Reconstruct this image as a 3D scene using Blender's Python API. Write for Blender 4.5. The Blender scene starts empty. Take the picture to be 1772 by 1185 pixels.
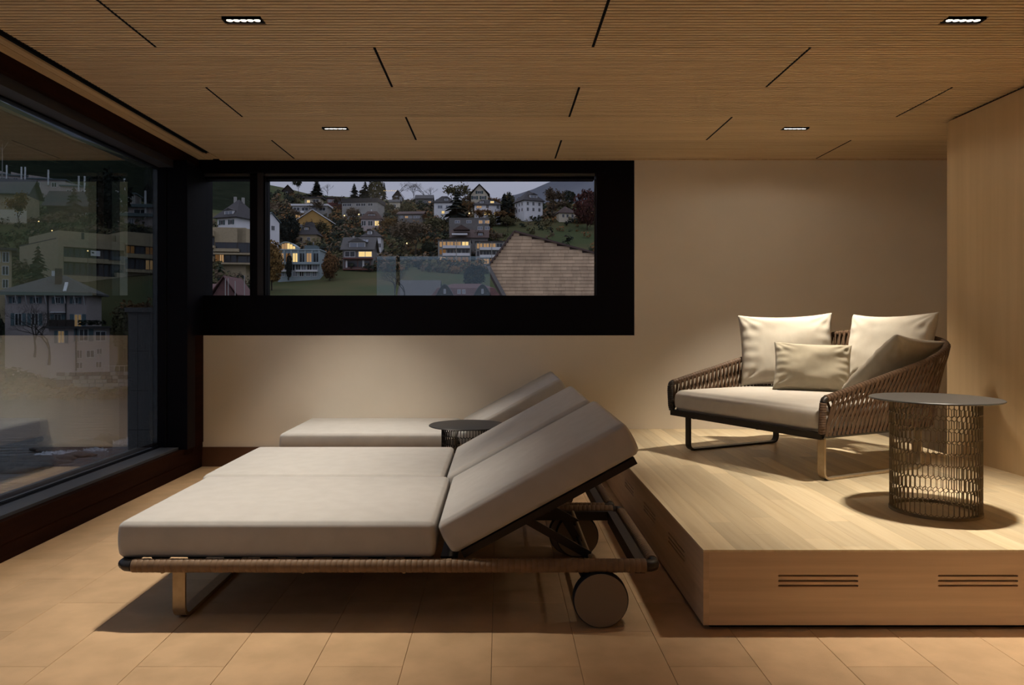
import bpy, bmesh, math, random
from mathutils import Vector, Matrix, noise

# ------------------------------------------------------------------ camera, sky, exposure
scene = bpy.context.scene
COL = scene.collection
F, CX, CY, H = 1299.0, 864.0, 560.0, 1.09        # focal length in pixels, vanishing point, eye height
cam = bpy.data.cameras.new('camera')
cam.lens = F / 1772 * 36.0
cam.sensor_width = 36.0
cam.shift_x = (886.0 - CX) / 1772
cam.shift_y = -(592.5 - CY) / 1772
cam.clip_start, cam.clip_end = 0.05, 6000
cam_ob = bpy.data.objects.new('camera', cam)
cam_ob.location = (0, 0, H)
cam_ob.rotation_euler = (math.pi / 2, 0, 0)
COL.objects.link(cam_ob)
scene.camera = cam_ob

world = bpy.data.worlds.new('dusk_sky')
scene.world = world
world.use_nodes = True
wn, wl = world.node_tree.nodes, world.node_tree.links
wn.clear()
w_out = wn.new('ShaderNodeOutputWorld'); w_bg = wn.new('ShaderNodeBackground')
w_tc = wn.new('ShaderNodeTexCoord'); w_sep = wn.new('ShaderNodeSeparateXYZ')
w_mr = wn.new('ShaderNodeMapRange')              # overcast dusk: zenith three times the horizon
w_mr.inputs['From Min'].default_value = 0.0; w_mr.inputs['From Max'].default_value = 1.0
w_mr.inputs['To Min'].default_value = 0.29
w_mr.inputs['To Max'].default_value = 0.87
w_mul = wn.new('ShaderNodeVectorMath'); w_mul.operation = 'SCALE'
w_mul.inputs[0].default_value = (0.96, 0.95, 1.18)
wl.new(w_tc.outputs['Generated'], w_sep.inputs[0]); wl.new(w_sep.outputs['Z'], w_mr.inputs['Value'])
wl.new(w_mr.outputs[0], w_mul.inputs['Scale']); wl.new(w_mul.outputs[0], w_bg.inputs['Color'])
wl.new(w_bg.outputs[0], w_out.inputs[0])

scene.view_settings.view_transform = 'Standard'
scene.view_settings.look = 'None'
scene.view_settings.gamma = 1.0
scene.view_settings.use_curve_mapping = False
scene.view_settings.exposure = 0.0
cy = scene.cycles
cy.use_denoising = True
cy.max_bounces = 10; cy.diffuse_bounces = 6; cy.glossy_bounces = 4; cy.transmission_bounces = 4
cy.transparent_max_bounces = 12
cy.sample_clamp_indirect = 4.0
cy.caustics_reflective = False; cy.caustics_refractive = False

LAMP_POWER = 40.0                 # per lens, five lenses per fitting
LAMP_COLOR = (1.0, 0.89, 0.74)
LAMP_GAIN = [0.93, 1.20, 0.90, 1.15, 0.08, 0.30, 0.08, 0.15]   # rows: over the loungers, by the wall, in front, added beside the camera
SPOT_DEG = 77.0
ADDED_SPILL_POWER = 5.0                 # extra wide spot added to each fitting to lift the ambient light

# ------------------------------------------------------------------ helpers
PI = math.pi
def at(px, py, Y):
    """point that stands Y metres in front of the lens, seen at this place of the photograph"""
    return Vector(((px - CX) / F * Y, Y, H + (CY - py) / F * Y))

def M(name, c1, c2=None, rough=0.5, metal=0.0, scale=(1, 1, 1), nscale=6.0, detail=5.0, bump=0.0, bscale=None,
      rnd=0.0, emit=None, spec=0.5, contrast=(0.35, 0.65), coat=0.0, sheen=0.0):
    m = bpy.data.materials.new(name); m.use_nodes = True
    nt = m.node_tree; N, L = nt.nodes, nt.links
    b = N['Principled BSDF']
    b.inputs['Roughness'].default_value = rough
    b.inputs['Metallic'].default_value = metal
    b.inputs['Specular IOR Level'].default_value = spec
    if coat: b.inputs['Coat Weight'].default_value = coat; b.inputs['Coat Roughness'].default_value = 0.25
    if sheen: b.inputs['Sheen Weight'].default_value = sheen
    c1 = tuple(c1) + (1,); c2 = (tuple(c2) + (1,)) if c2 else c1
    geo = N.new('ShaderNodeNewGeometry'); mp = N.new('ShaderNodeMapping'); mp.inputs['Scale'].default_value = scale
    L.new(geo.outputs['Position'], mp.inputs['Vector'])
    nz = N.new('ShaderNodeTexNoise'); nz.inputs['Scale'].default_value = nscale; nz.inputs['Detail'].default_value = detail
    L.new(mp.outputs[0], nz.inputs['Vector'])
    mr = N.new('ShaderNodeMapRange'); mr.inputs['From Min'].default_value = contrast[0]; mr.inputs['From Max'].default_value = contrast[1]
    L.new(nz.outputs['Fac'], mr.inputs['Value'])
    mx = N.new('ShaderNodeMix'); mx.data_type = 'RGBA'
    L.new(mr.outputs[0], mx.inputs['Factor']); mx.inputs['A'].default_value = c1; mx.inputs['B'].default_value = c2
    col = mx.outputs['Result']
    if rnd:
        oi = N.new('ShaderNodeObjectInfo'); m2 = N.new('ShaderNodeMapRange')
        m2.inputs['To Min'].default_value = 1 - rnd; m2.inputs['To Max'].default_value = 1 + rnd
        L.new(oi.outputs['Random'], m2.inputs['Value'])
        hs = N.new('ShaderNodeHueSaturation'); L.new(col, hs.inputs['Color']); L.new(m2.outputs[0], hs.inputs['Value'])
        col = hs.outputs[0]
    L.new(col, b.inputs['Base Color'])
    if emit:
        b.inputs['Emission Color'].default_value = tuple(emit[0]) + (1,); b.inputs['Emission Strength'].default_value = emit[1]
    if bump:
        src = nz.outputs['Fac']
        if bscale:
            n2 = N.new('ShaderNodeTexNoise'); n2.inputs['Scale'].default_value = bscale; n2.inputs['Detail'].default_value = 2
            L.new(geo.outputs['Position'], n2.inputs['Vector']); src = n2.outputs['Fac']
        bp = N.new('ShaderNodeBump'); bp.inputs['Strength'].default_value = bump; bp.inputs['Distance'].default_value = 0.01
        L.new(src, bp.inputs['Height']); L.new(bp.outputs[0], b.inputs['Normal'])
    return m

def glass(name, k, tint=(0.93, 0.97, 0.97), rough=0.0):
    """insulating glazing of several panes: clear, with k times the mirror of one surface"""
    m = bpy.data.materials.new(name); m.use_nodes = True
    N, L = m.node_tree.nodes, m.node_tree.links; N.clear()
    o = N.new('ShaderNodeOutputMaterial'); mix = N.new('ShaderNodeMixShader')
    tr = N.new('ShaderNodeBsdfTransparent'); tr.inputs[0].default_value = tint + (1,)
    gl = N.new('ShaderNodeBsdfGlossy'); gl.inputs['Roughness'].default_value = rough
    lw = N.new('ShaderNodeLayerWeight')                       # Schlick's approximation of one glass surface
    pw = N.new('ShaderNodeMath'); pw.operation = 'POWER'; pw.inputs[1].default_value = 4.4
    L.new(lw.outputs['Facing'], pw.inputs[0]); lw.inputs['Blend'].default_value = 0.5
    sc = N.new('ShaderNodeMath'); sc.operation = 'MULTIPLY_ADD'; sc.inputs[1].default_value = .96; sc.inputs[2].default_value = .04
    L.new(pw.outputs[0], sc.inputs[0])
    mu = N.new('ShaderNodeMath'); mu.operation = 'MULTIPLY'; mu.inputs[1].default_value = k; mu.use_clamp = True
    L.new(sc.outputs[0], mu.inputs[0]); L.new(mu.outputs[0], mix.inputs[0])
    L.new(tr.outputs[0], mix.inputs[1]); L.new(gl.outputs[0], mix.inputs[2]); L.new(mix.outputs[0], o.inputs[0])
    return m

def emitter(name, col, strength):
    m = bpy.data.materials.new(name); m.use_nodes = True
    N, L = m.node_tree.nodes, m.node_tree.links; N.clear()
    o = N.new('ShaderNodeOutputMaterial'); e = N.new('ShaderNodeEmission')
    e.inputs[0].default_value = tuple(col) + (1,); e.inputs[1].default_value = strength
    L.new(e.outputs[0], o.inputs[0])
    return m

def tag(o, label=None, cat=None, group=None, kind=None):
    if label: o['label'] = label
    if cat: o['category'] = cat
    if group: o['group'] = group
    if kind: o['kind'] = kind
    return o

def empty(name, loc=(0, 0, 0), rz=0.0):
    o = bpy.data.objects.new(name, None); COL.objects.link(o)
    o.location = loc; o.rotation_euler = (0, 0, rz); o.empty_display_size = 0.1
    return o

def link(name, me, parent=None, loc=(0, 0, 0), rot=(0, 0, 0)):
    o = bpy.data.objects.new(name, me); COL.objects.link(o)
    o.location = loc; o.rotation_euler = rot
    if parent: o.parent = parent
    return o

def copy_tree(o, parent=None):
    c = o.copy(); COL.objects.link(c)
    if parent: c.parent = parent
    for ch in [x for x in bpy.data.objects if x.parent == o]:
        copy_tree(ch, c)
    return c

class MB:
    def __init__(s): s.v, s.f, s.mi = [], [], []; s.cur = 0
    def add(s, vs, fs):
        n = len(s.v); s.v += [tuple(v) for v in vs]
        for f in fs: s.f.append(tuple(n + i for i in f)); s.mi.append(s.cur)
        return s
    def box(s, x0, x1, y0, y1, z0, z1):
        return s.add([(x0, y0, z0), (x1, y0, z0), (x1, y1, z0), (x0, y1, z0), (x0, y0, z1), (x1, y0, z1), (x1, y1, z1), (x0, y1, z1)],
                     [(0, 3, 2, 1), (4, 5, 6, 7), (0, 1, 5, 4), (1, 2, 6, 5), (2, 3, 7, 6), (3, 0, 4, 7)])
    def hexa(s, p):                               # eight corners, bottom ring then top ring
        return s.add(p, [(0, 3, 2, 1), (4, 5, 6, 7), (0, 1, 5, 4), (1, 2, 6, 5), (2, 3, 7, 6), (3, 0, 4, 7)])
    def prism(s, pts, axis, a, b):                # polygon pts extruded along axis ('x','y','z') from a to b
        def P(u, w, t): return {'x': (t, u, w), 'y': (u, t, w), 'z': (u, w, t)}[axis]
        n = len(pts)
        vs = [P(u, w, a) for u, w in pts] + [P(u, w, b) for u, w in pts]
        fs = [tuple(range(n)), tuple(range(2 * n - 1, n - 1, -1))] + [(i, i + n, (i + 1) % n + n, (i + 1) % n) for i in range(n)]
        return s.add(vs, fs)
    def tube(s, path, r, n=10, closed=False, caps=True):
        path = [Vector(p) for p in path]; m = len(path)
        rs = r if isinstance(r, (list, tuple)) else [r] * m
        T = []
        for i in range(m):
            a = path[(i - 1) % m] if (closed or i > 0) else path[i]; b = path[(i + 1) % m] if (closed or i < m - 1) else path[i]
            t = (b - a); T.append(t.normalized() if t.length > 1e-9 else Vector((0, 0, 1)))
        up = Vector((0, 0, 1)) if abs(T[0].z) < 0.9 else Vector((1, 0, 0))
        nrm = (up - T[0] * up.dot(T[0])).normalized()
        vs = []
        for i in range(m):
            nrm = (nrm - T[i] * nrm.dot(T[i])).normalized(); bi = T[i].cross(nrm)
            for k in range(n):
                a = 2 * PI * k / n
                vs.append(path[i] + (nrm * math.cos(a) + bi * math.sin(a)) * rs[i])
        fs = []
        for i in range(m if closed else m - 1):
            j = (i + 1) % m
            for k in range(n):
                fs.append((i * n + k, i * n + (k + 1) % n, j * n + (k + 1) % n, j * n + k))
        if caps and not closed:
            fs.append(tuple(range(n - 1, -1, -1))); fs.append(tuple((m - 1) * n + k for k in range(n)))
        return s.add(vs, fs)
    def strip(s, path, wdir, w, t):               # flat bar of width w along wdir (vector or list) and thickness t
        path = [Vector(p) for p in path]; m = len(path); vs = []
        for i in range(m):
            a = path[max(i - 1, 0)]; b = path[min(i + 1, m - 1)]; T = (b - a).normalized()
            W = Vector(wdir[i] if isinstance(wdir, list) else wdir); W = (W - T * W.dot(T)).normalized(); Nn = T.cross(W)
            for sw, st in ((-1, -1), (1, -1), (1, 1), (-1, 1)):
                vs.append(path[i] + W * (sw * w / 2) + Nn * (st * t / 2))
        fs = [(0, 1, 2, 3), tuple(4 * (m - 1) + k for k in (3, 2, 1, 0))]
        for i in range(m - 1):
            for k in range(4):
                fs.append((4 * i + k, 4 * i + 4 + k, 4 * i + 4 + (k + 1) % 4, 4 * i + (k + 1) % 4))
        return s.add(vs, fs)
    def lathe(s, prof, n=32, c=(0, 0, 0), axis='z', ring=False):   # prof: list of (radius, height)
        vs, fs = [], []; m = len(prof)
        for r, h in prof:
            for k in range(n):
                a = 2 * PI * k / n; u, w = r * math.cos(a), r * math.sin(a)
                p = (u, w, h) if axis == 'z' else (u, h, w) if axis == 'y' else (h, u, w)
                vs.append((p[0] + c[0], p[1] + c[1], p[2] + c[2]))
        for i in range(m - 1):
            for k in range(n):
                fs.append((i * n + k, i * n + (k + 1) % n, (i + 1) * n + (k + 1) % n, (i + 1) * n + k))
        if ring:
            for k in range(n): fs.append(((m - 1) * n + k, (m - 1) * n + (k + 1) % n, (k + 1) % n, k))
        else: fs.append(tuple(range(n - 1, -1, -1))); fs.append(tuple((m - 1) * n + k for k in range(n)))
        return s.add(vs, fs)
    def mesh(s, name, mats, smooth=False, angle=None):
        me = bpy.data.meshes.new(name); me.from_pydata(s.v, [], s.f)
        if not isinstance(mats, (list, tuple)): mats = [mats]
        for m in mats: me.materials.append(m)
        if len(mats) > 1: me.polygons.foreach_set('material_index', s.mi)
        bm = bmesh.new(); bm.from_mesh(me); bmesh.ops.recalc_face_normals(bm, faces=bm.faces); bm.to_mesh(me); bm.free()
        if smooth:
            me.polygons.foreach_set('use_smooth', [True] * len(me.polygons))
            if angle: me.set_sharp_from_angle(angle=math.radians(angle))
        me.update()
        return me
    def build(s, name, mats, parent=None, smooth=False, angle=None, loc=(0, 0, 0), rot=(0, 0, 0)):
        return link(name, s.mesh(name, mats, smooth, angle), parent, loc, rot)

def box(name, x0, x1, y0, y1, z0, z1, m, parent=None, bev=0.0):
    o = MB().box(x0, x1, y0, y1, z0, z1).build(name, m, parent)
    if bev:
        bm = bmesh.new(); bm.from_mesh(o.data)
        bmesh.ops.bevel(bm, geom=list(bm.edges), offset=bev, segments=2, affect='EDGES', profile=0.6)
        bm.to_mesh(o.data); bm.free()
    return o

def soft_box(w, d, h, r, bulge=0.0, side=0.0, n=10):
    """cushion block: rounded edges, crowned top; centred in x,y; z from 0 to h"""
    A = (w / 2, d / 2, h / 2); axes = []
    for a in A:
        inner = a - r; k = [-a + r * (1 - math.cos(i / 4 * PI / 2)) for i in range(5)]
        k = [-a + r * i / 4 for i in range(4)]
        mid = [-inner + 2 * inner * i / n for i in range(n + 1)]
        axes.append(k + mid + [-x for x in reversed(k)])
    vs, fs, idx = [], [], {}
    def V(p):
        key = tuple(round(c, 6) for c in p)
        if key not in idx:
            q = [max(-(a - r), min(a - r, c)) for c, a in zip(p, A)]
            dv = Vector([p[i] - q[i] for i in range(3)])
            if dv.length > 1e-9: dv = dv.normalized() * r
            o = Vector(q) + dv
            fx, fy, fz = (1 - (p[0] / A[0]) ** 2), (1 - (p[1] / A[1]) ** 2), (1 - (p[2] / A[2]) ** 2)
            fx, fy, fz = max(fx, 0) ** .5, max(fy, 0) ** .5, max(fz, 0)
            if p[2] > 0: o.z += bulge * fx * fy * (p[2] / A[2])
            o.x += side * fz * (p[0] / A[0]); o.y += side * fz * (p[1] / A[1])
            idx[key] = len(vs); vs.append((o.x, o.y, o.z + h / 2))
        return idx[key]
    for ax in range(3):
        u, v = [i for i in range(3) if i != ax]
        for sgn in (-1, 1):
            for i in range(len(axes[u]) - 1):
                for j in range(len(axes[v]) - 1):
                    q = []
                    for di, dj in ((0, 0), (1, 0), (1, 1), (0, 1)):
                        p = [0, 0, 0]; p[ax] = sgn * A[ax]; p[u] = axes[u][i + di]; p[v] = axes[v][j + dj]; q.append(V(p))
                    if len(set(q)) > 2: fs.append(tuple(dict.fromkeys(q)))
    b = MB(); b.add(vs, fs); return b

def arc(c, r, a0, a1, n, plane='xy', h=0.0):
    out = []
    for i in range(n + 1):
        a = math.radians(a0 + (a1 - a0) * i / n); u, w = c[0] + r * math.cos(a), c[1] + r * math.sin(a)
        out.append((u, w, h) if plane == 'xy' else (h, u, w) if plane == 'yz' else (u, h, w))
    return out

def wrapped(path, r, pitch=0.02, groove=0.0013):
    """dense path with radii for a tube bound edge to edge with flat strap"""
    P = [Vector(p) for p in path]; out, rs = [], []
    total = sum((P[i + 1] - P[i]).length for i in range(len(P) - 1)); k = max(1, round(total / pitch)); seg = total / k
    marks = []
    for i in range(k): marks += [(i * seg, r - groove), (i * seg + seg * .12, r), (i * seg + seg * .88, r + .0006)]
    marks.append((total, r - groove))
    acc, i = 0.0, 0
    for d, rr in marks:
        while i < len(P) - 2 and acc + (P[i + 1] - P[i]).length < d - 1e-9: acc += (P[i + 1] - P[i]).length; i += 1
        L = (P[i + 1] - P[i]).length; out.append(P[i] + (P[i + 1] - P[i]) * min(1, (d - acc) / L)); rs.append(rr)
    return out, rs

# ------------------------------------------------------------------ materials
m_plaster = M('plaster', (0.81, 0.74, 0.635), (0.78, 0.71, 0.605), rough=0.9, nscale=3, bump=0.08, bscale=220, spec=0.2)
m_tile = M('stone_tile', (0.65, 0.437, 0.248), (0.55, 0.367, 0.205), rough=0.62, nscale=7, detail=10, bump=0.2, bscale=500, rnd=0.07, spec=0.35)
m_grout = M('grout', (0.22, 0.15, 0.09), rough=0.95, spec=0.1)
m_ceil = M('ceiling_wood', (0.82, 0.64, 0.40), (0.71, 0.53, 0.31), rough=0.55, scale=(0.5, 14, 1), nscale=2.2, detail=6, rnd=0.10, spec=0.3)
m_ceilback = M('ceiling_groove', (0.03, 0.02, 0.012), rough=0.9, spec=0.1)
m_maple = M('maple_plank', (0.76, 0.63, 0.42), (0.64, 0.50, 0.30), rough=0.42, scale=(26, 1.1, 1), nscale=1.6, detail=7, rnd=0.17, spec=0.4, contrast=(0.3, 0.75))
m_maple_f = M('maple_lamella', (0.78, 0.58, 0.38), (0.64, 0.46, 0.29), rough=0.5, scale=(0.8, 1, 26), nscale=1.6, detail=7, spec=0.35, contrast=(0.3, 0.72))
m_maple_s = M('maple_side', (0.74, 0.54, 0.35), (0.61, 0.43, 0.26), rough=0.5, scale=(1, 0.8, 26), nscale=1.6, detail=7, spec=0.35, contrast=(0.3, 0.72))
m_veneer = M('veneer_wall', (0.68, 0.50, 0.29), (0.58, 0.41, 0.225), rough=0.5, scale=(7, 7, 0.35), nscale=1.7, detail=7, spec=0.35, contrast=(0.3, 0.72))
m_darkwood = M('dark_wood', (0.026, 0.0095, 0.005), (0.018, 0.0065, 0.004), rough=0.8, scale=(20, 1, 20), nscale=1.5, spec=0.04)
m_base = M('brown_skirting', (0.13, 0.06, 0.032), (0.10, 0.045, 0.025), rough=0.5, nscale=4)
m_black = M('black_frame', (0.0035, 0.003, 0.0055), rough=0.5, spec=0.08)
m_anth = M('anthracite_frame', (0.026, 0.026, 0.032), rough=0.45, spec=0.35)
m_sill = M('grey_sill', (0.075, 0.078, 0.09), rough=0.5, spec=0.3)
m_satin = M('satin_aluminium', (0.10, 0.105, 0.115), rough=0.3, metal=0.6)
m_void = M('slot_black', (0.004, 0.004, 0.006), rough=0.8, spec=0.1)
m_strip = M('ceiling_strip_wood', (0.70, 0.52, 0.30), (0.60, 0.42, 0.24), rough=0.55, scale=(14, 0.5, 1), nscale=2.2, spec=0.3)
g_side = glass('window_glass_side', 4.0, (0.80, 0.88, 0.90))
g_back = glass('window_glass_back', 0.4, (0.92, 0.95, 0.96), 0.35)

HC, YB = 2.345, 5.745             # ceiling height, rear wall
XL, XR = -2.27, 2.76              # left plinth face, wooden wall face
YF = -2.6                         # wall behind the camera
PX, PY, PZ = 0.726, 2.67, 0.2855  # platform: left edge, front edge, height

# ------------------------------------------------------------------ floor with single tiles
floor = tag(box('floor', -2.6, 3.7, YF - .1, YB + .1, -0.14, -0.006, m_grout), 'sandstone coloured tile floor laid in staggered rows', kind='structure')
TW, TL = 0.2825, 0.545
tile_cache = {}
def tile_mesh(w, l):
    key = (round(w, 4), round(l, 4))
    if key not in tile_cache:
        g, c = 0.0006, 0.0010
        x0, x1, y0, y1 = g, w - g, g, l - g
        tile_cache[key] = MB().add([(x0, y0, -.006), (x1, y0, -.006), (x1, y1, -.006), (x0, y1, -.006), (x0, y0, -c), (x1, y0, -c), (x1, y1, -c), (x0, y1, -c),
                                   (x0 + c, y0 + c, 0), (x1 - c, y0 + c, 0), (x1 - c, y1 - c, 0), (x0 + c, y1 - c, 0)],
                                  [(0, 1, 5, 4), (1, 2, 6, 5), (2, 3, 7, 6), (3, 0, 4, 7), (4, 5, 9, 8), (5, 6, 10, 9), (6, 7, 11, 10), (7, 4, 8, 11), (8, 9, 10, 11)]).mesh('tile', m_tile)
    return tile_cache[key]
c0 = -1.72 - 2 * TW
for i in range(20):
    xa = max(c0 + i * TW, XL); xb = min(c0 + (i + 1) * TW, XR)
    if xb - xa < .02: continue
    ylim = YB if xa < PX else PY + .30
    y = 2.387 - 9 * TL + (0 if i % 2 == 0 else TL / 2)
    while y < ylim - .01:
        ya, yb = max(y, YF), min(y + TL, YB)
        if xa >= PX: yb = min(yb, PY + .3)
        if yb - ya > .02: link('tile', tile_mesh(xb - xa, yb - ya), floor, (xa, ya, 0))
        y += TL

# ------------------------------------------------------------------ walls
wb = MB()
wb.box(XL, 3.7, YB, YB + .3, 0, 1.0); wb.box(1.035, 3.7, YB, YB + .3, 1.0, HC + .1)
tag(wb.build('wall_back', m_plaster), 'white plaster wall behind the loungers and sofa', kind='structure')
tag(box('wall_rear', -2.6, 3.7, YF - .2, YF, 0, HC + .1, m_plaster), 'plaster wall behind the viewpoint', kind='structure')
tag(box('wall_far_right', 3.6, 3.8, 4.0, YB + .1, 0, HC + .1, m_plaster), 'plaster return beyond the wooden wall', kind='structure')
tag(box('baseboard_back', XL, PX, YB - .014, YB, 0, .148, m_base), 'brown skirting under the white wall', kind='structure')

# wooden wall with a rounded end
r = 0.10
prof = [(XR, YF)] + [(XR + r - r * math.cos(a), 4.60 + r * math.sin(a)) for a in [i / 10 * PI / 2 for i in range(11)]] + [(3.65, 4.70), (3.65, YF)]
wr = tag(MB().prism(prof, 'z', 0, HC - .014).build('wall_right', m_veneer, smooth=True, angle=30), 'tall maple veneer wall with a rounded corner', kind='structure')
prof2 = [(x + (.02 if x < 3 else 0), y - (.02 if y > 4.55 else 0)) for x, y in prof]
MB().prism(prof2, 'z', HC - .0139, HC + .03).build('shadow_gap', m_void, wr)

# ------------------------------------------------------------------ ceiling of ribbed panels
ceiling = tag(box('ceiling', -2.6, 3.7, YF - .1, YB + .1, HC + .013, HC + .16, m_ceilback), 'ribbed wooden ceiling of staggered panels', kind='structure')
LIGHTS = [(-1.06, 3.11), (1.922, 3.11), (-1.055, 4.835), (1.905, 4.835), (-1.06, 1.39), (1.92, 1.39), (-1.06, -.33), (1.92, -.33)]  # last pair: unseen fittings added to raise the bounce light
LW, LD = 0.166, 0.044
ROW, PIT = 0.5753, 0.5753 / 20
XSLOT = -2.134
def panel(xa, xb, ya, yb):
    b = MB(); n = round((yb - ya) / PIT)
    xa += .0065; xb -= .0065
    for k in range(n):
        s0, s1 = ya + k * PIT + .0009 + (.0035 if k == 0 else 0), ya + (k + 1) * PIT - .0065
        segs = [(xa, xb)]
        for lx, ly in LIGHTS:
            if s1 > ly - LD / 2 and s0 < ly + LD / 2:
                new = []
                for p, q in segs:
                    if q <= lx - LW / 2 or p >= lx + LW / 2: new.append((p, q))
                    else:
                        if p < lx - LW / 2: new.append((p, lx - LW / 2))
                        if q > lx + LW / 2: new.append((lx + LW / 2, q))
                segs = new
        for p, q in segs:
            b.add([(p, s0, HC + .0129), (q, s0, HC + .0129), (q, s1, HC + .0129), (p, s1, HC + .0129), (p, s0 + .001, HC), (q, s0 + .001, HC), (q, s1 - .001, HC), (p, s1 - .001, HC)],
                  [(4, 5, 6, 7), (0, 1, 5, 4), (1, 2, 6, 5), (2, 3, 7, 6), (3, 0, 4, 7)])
    b.build('ceiling_panel', m_ceil, ceiling)
for k in range(15):
    y1 = 5.718 - ROW * k; y0 = y1 - ROW
    if y1 < YF: break
    # rows from the rear wall: joints alternate by half a panel
    j0 = 0.425 if k % 2 == 0 else 1.416
    js = sorted(x for x in [j0 + 1.985 * i for i in range(-3, 3)] if XSLOT + .05 < x < 3.6)
    edges = [XSLOT] + js + [3.65]
    for a, bb in zip(edges, edges[1:]): panel(a, bb, y0, y1)
    for x in js: box('panel_joint', x - .0062, x + .0062, y0 + .004, y1 - .006, HC + .0012, HC + .0128, m_void, ceiling)
tag(box('trim_1', XSLOT, 3.6, 5.7185, YB, HC - .006, HC + .013, m_strip), 'narrow wood trim where ceiling meets rear wall', kind='structure')
# air slot and wood strips over the tall window
tr = tag(box('trim_2', -2.19, XSLOT, YF, 5.55, HC + .0095, HC + .0129, m_void), 'black linear air slot along the ceiling edge', kind='structure')
box('slot_lip', -2.167, -2.157, YF, 5.54, HC + .001, HC + .0094, m_void, tr)
ts = tag(box('trim_3', -2.2345, -2.191, YF, YB, HC, HC + .0129, m_strip), 'wood strip beside the black air slot', kind='structure')
tt = tag(box('trim_4', -2.30, -2.2395, YF, YB, HC, HC + .0129, m_strip), 'wood strip next to the tall window head', kind='structure')
tag(box('trim_5', -2.19, XSLOT, 5.551, 5.7184, HC, HC + .0129, m_strip), 'short wood filler at the end of the air slot', kind='structure')

# ------------------------------------------------------------------ tall side window
XG, ZG0, ZG1, YP = -2.45, 0.21, 2.21, 5.38
bl = tag(box('baseboard_left', -2.62, XL, YF, YB - .001, 0, .187, m_darkwood), 'dark brown plinth below the tall side window', kind='structure')
box('plinth_lip', XL, XL + .006, YF, YB - .02, .085, .187, m_darkwood, bl)
w1 = tag(empty('window_1', (0, 0, 0)), 'floor-to-ceiling side window in a black frame', kind='structure')
box('frame_bottom', -2.50, -2.30, YF, YP, .1871, .203, m_sill, w1)
for k in range(3): box('glazing_bead', -2.462 + .012 * k, -2.455 + .012 * k, YF, YP, .2031, .212 - .003 * k, m_black, w1)
box('frame_top', -2.50, -2.335, YF, YP, ZG1, 2.262, m_anth, w1)
box('frame_head', -2.62, -2.30, YF, YB, 2.263, HC + .1, m_darkwood, w1)
box('glazing_bead', -2.462, -2.44, YF, YP, ZG1 - .01, ZG1 - .0001, m_black, w1)
box('pane', XG - .03, XG, YF, YP - .001, .2005, ZG1, g_side, w1)
post = box('corner_post', -2.484, -2.236, YP, 5.52, .1875, 2.2629, m_black, w1)
box('post_groove', -2.40, -2.385, YP - .006, YP - .0001, .1875, 2.2629, m_void, w1)
box('corner_post', -2.456, -2.2705, 5.521, YB + .2, .1875, 2.2629, m_black, w1)
box('reveal_panel', -2.2704, -2.2645, 5.521, YB - .001, .1875, 1.0, m_darkwood, w1)

# ------------------------------------------------------------------ band window in the rear wall
w2 = tag(empty('window_2', (0, YB, 1.0)), 'wide black framed band window in the rear wall', kind='structure')
def wbox(n, x0, x1, y0, y1, z0, z1, m): return box(n, x0, x1, y0 - YB, y1 - YB, z0 - 1.0, z1 - 1.0, m, w2)
wbox('frame_bottom', XL, 1.034, YB + .008, YB + .16, 1.0005, 1.3066, m_black)
wbox('frame_top', -2.456, 1.034, YB + .008, YB + .16, 2.25, HC + .05, m_black)
wbox('sash_top', XL, .7339, YB + .045, YB + .15, 2.205, 2.2499, m_black)
wbox('sash_strip', XL, .7339, YB + .030, YB + .0449, 2.226, 2.246, m_satin)
wbox('sash_strip', .7335, .7339 + .012, YB + .0581, YB + .06, 1.3067, 2.2049, m_satin)
wbox('frame_side', .746, 1.034, YB + .008, YB + .16, 1.3067, 2.2499, m_black)
wbox('mullion', -1.919, -1.80, YB + .03, YB + .15, 1.3067, 2.2499, m_black)
wbox('sash_side', -1.86, -1.815, YB + .026, YB + .0299, 1.3067, 2.2499, m_anth)
wbox('frame_side', -2.456, -2.285, YB + .03, YB + .16, 1.0, 2.2499, m_black)
wbox('pane', -1.80, .745, YB + .06, YB + .09, 1.3067, 2.205, g_back)
wbox('pane', -2.285, -1.919, YB + .06, YB + .09, 1.3067, 2.205, g_back)

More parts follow.
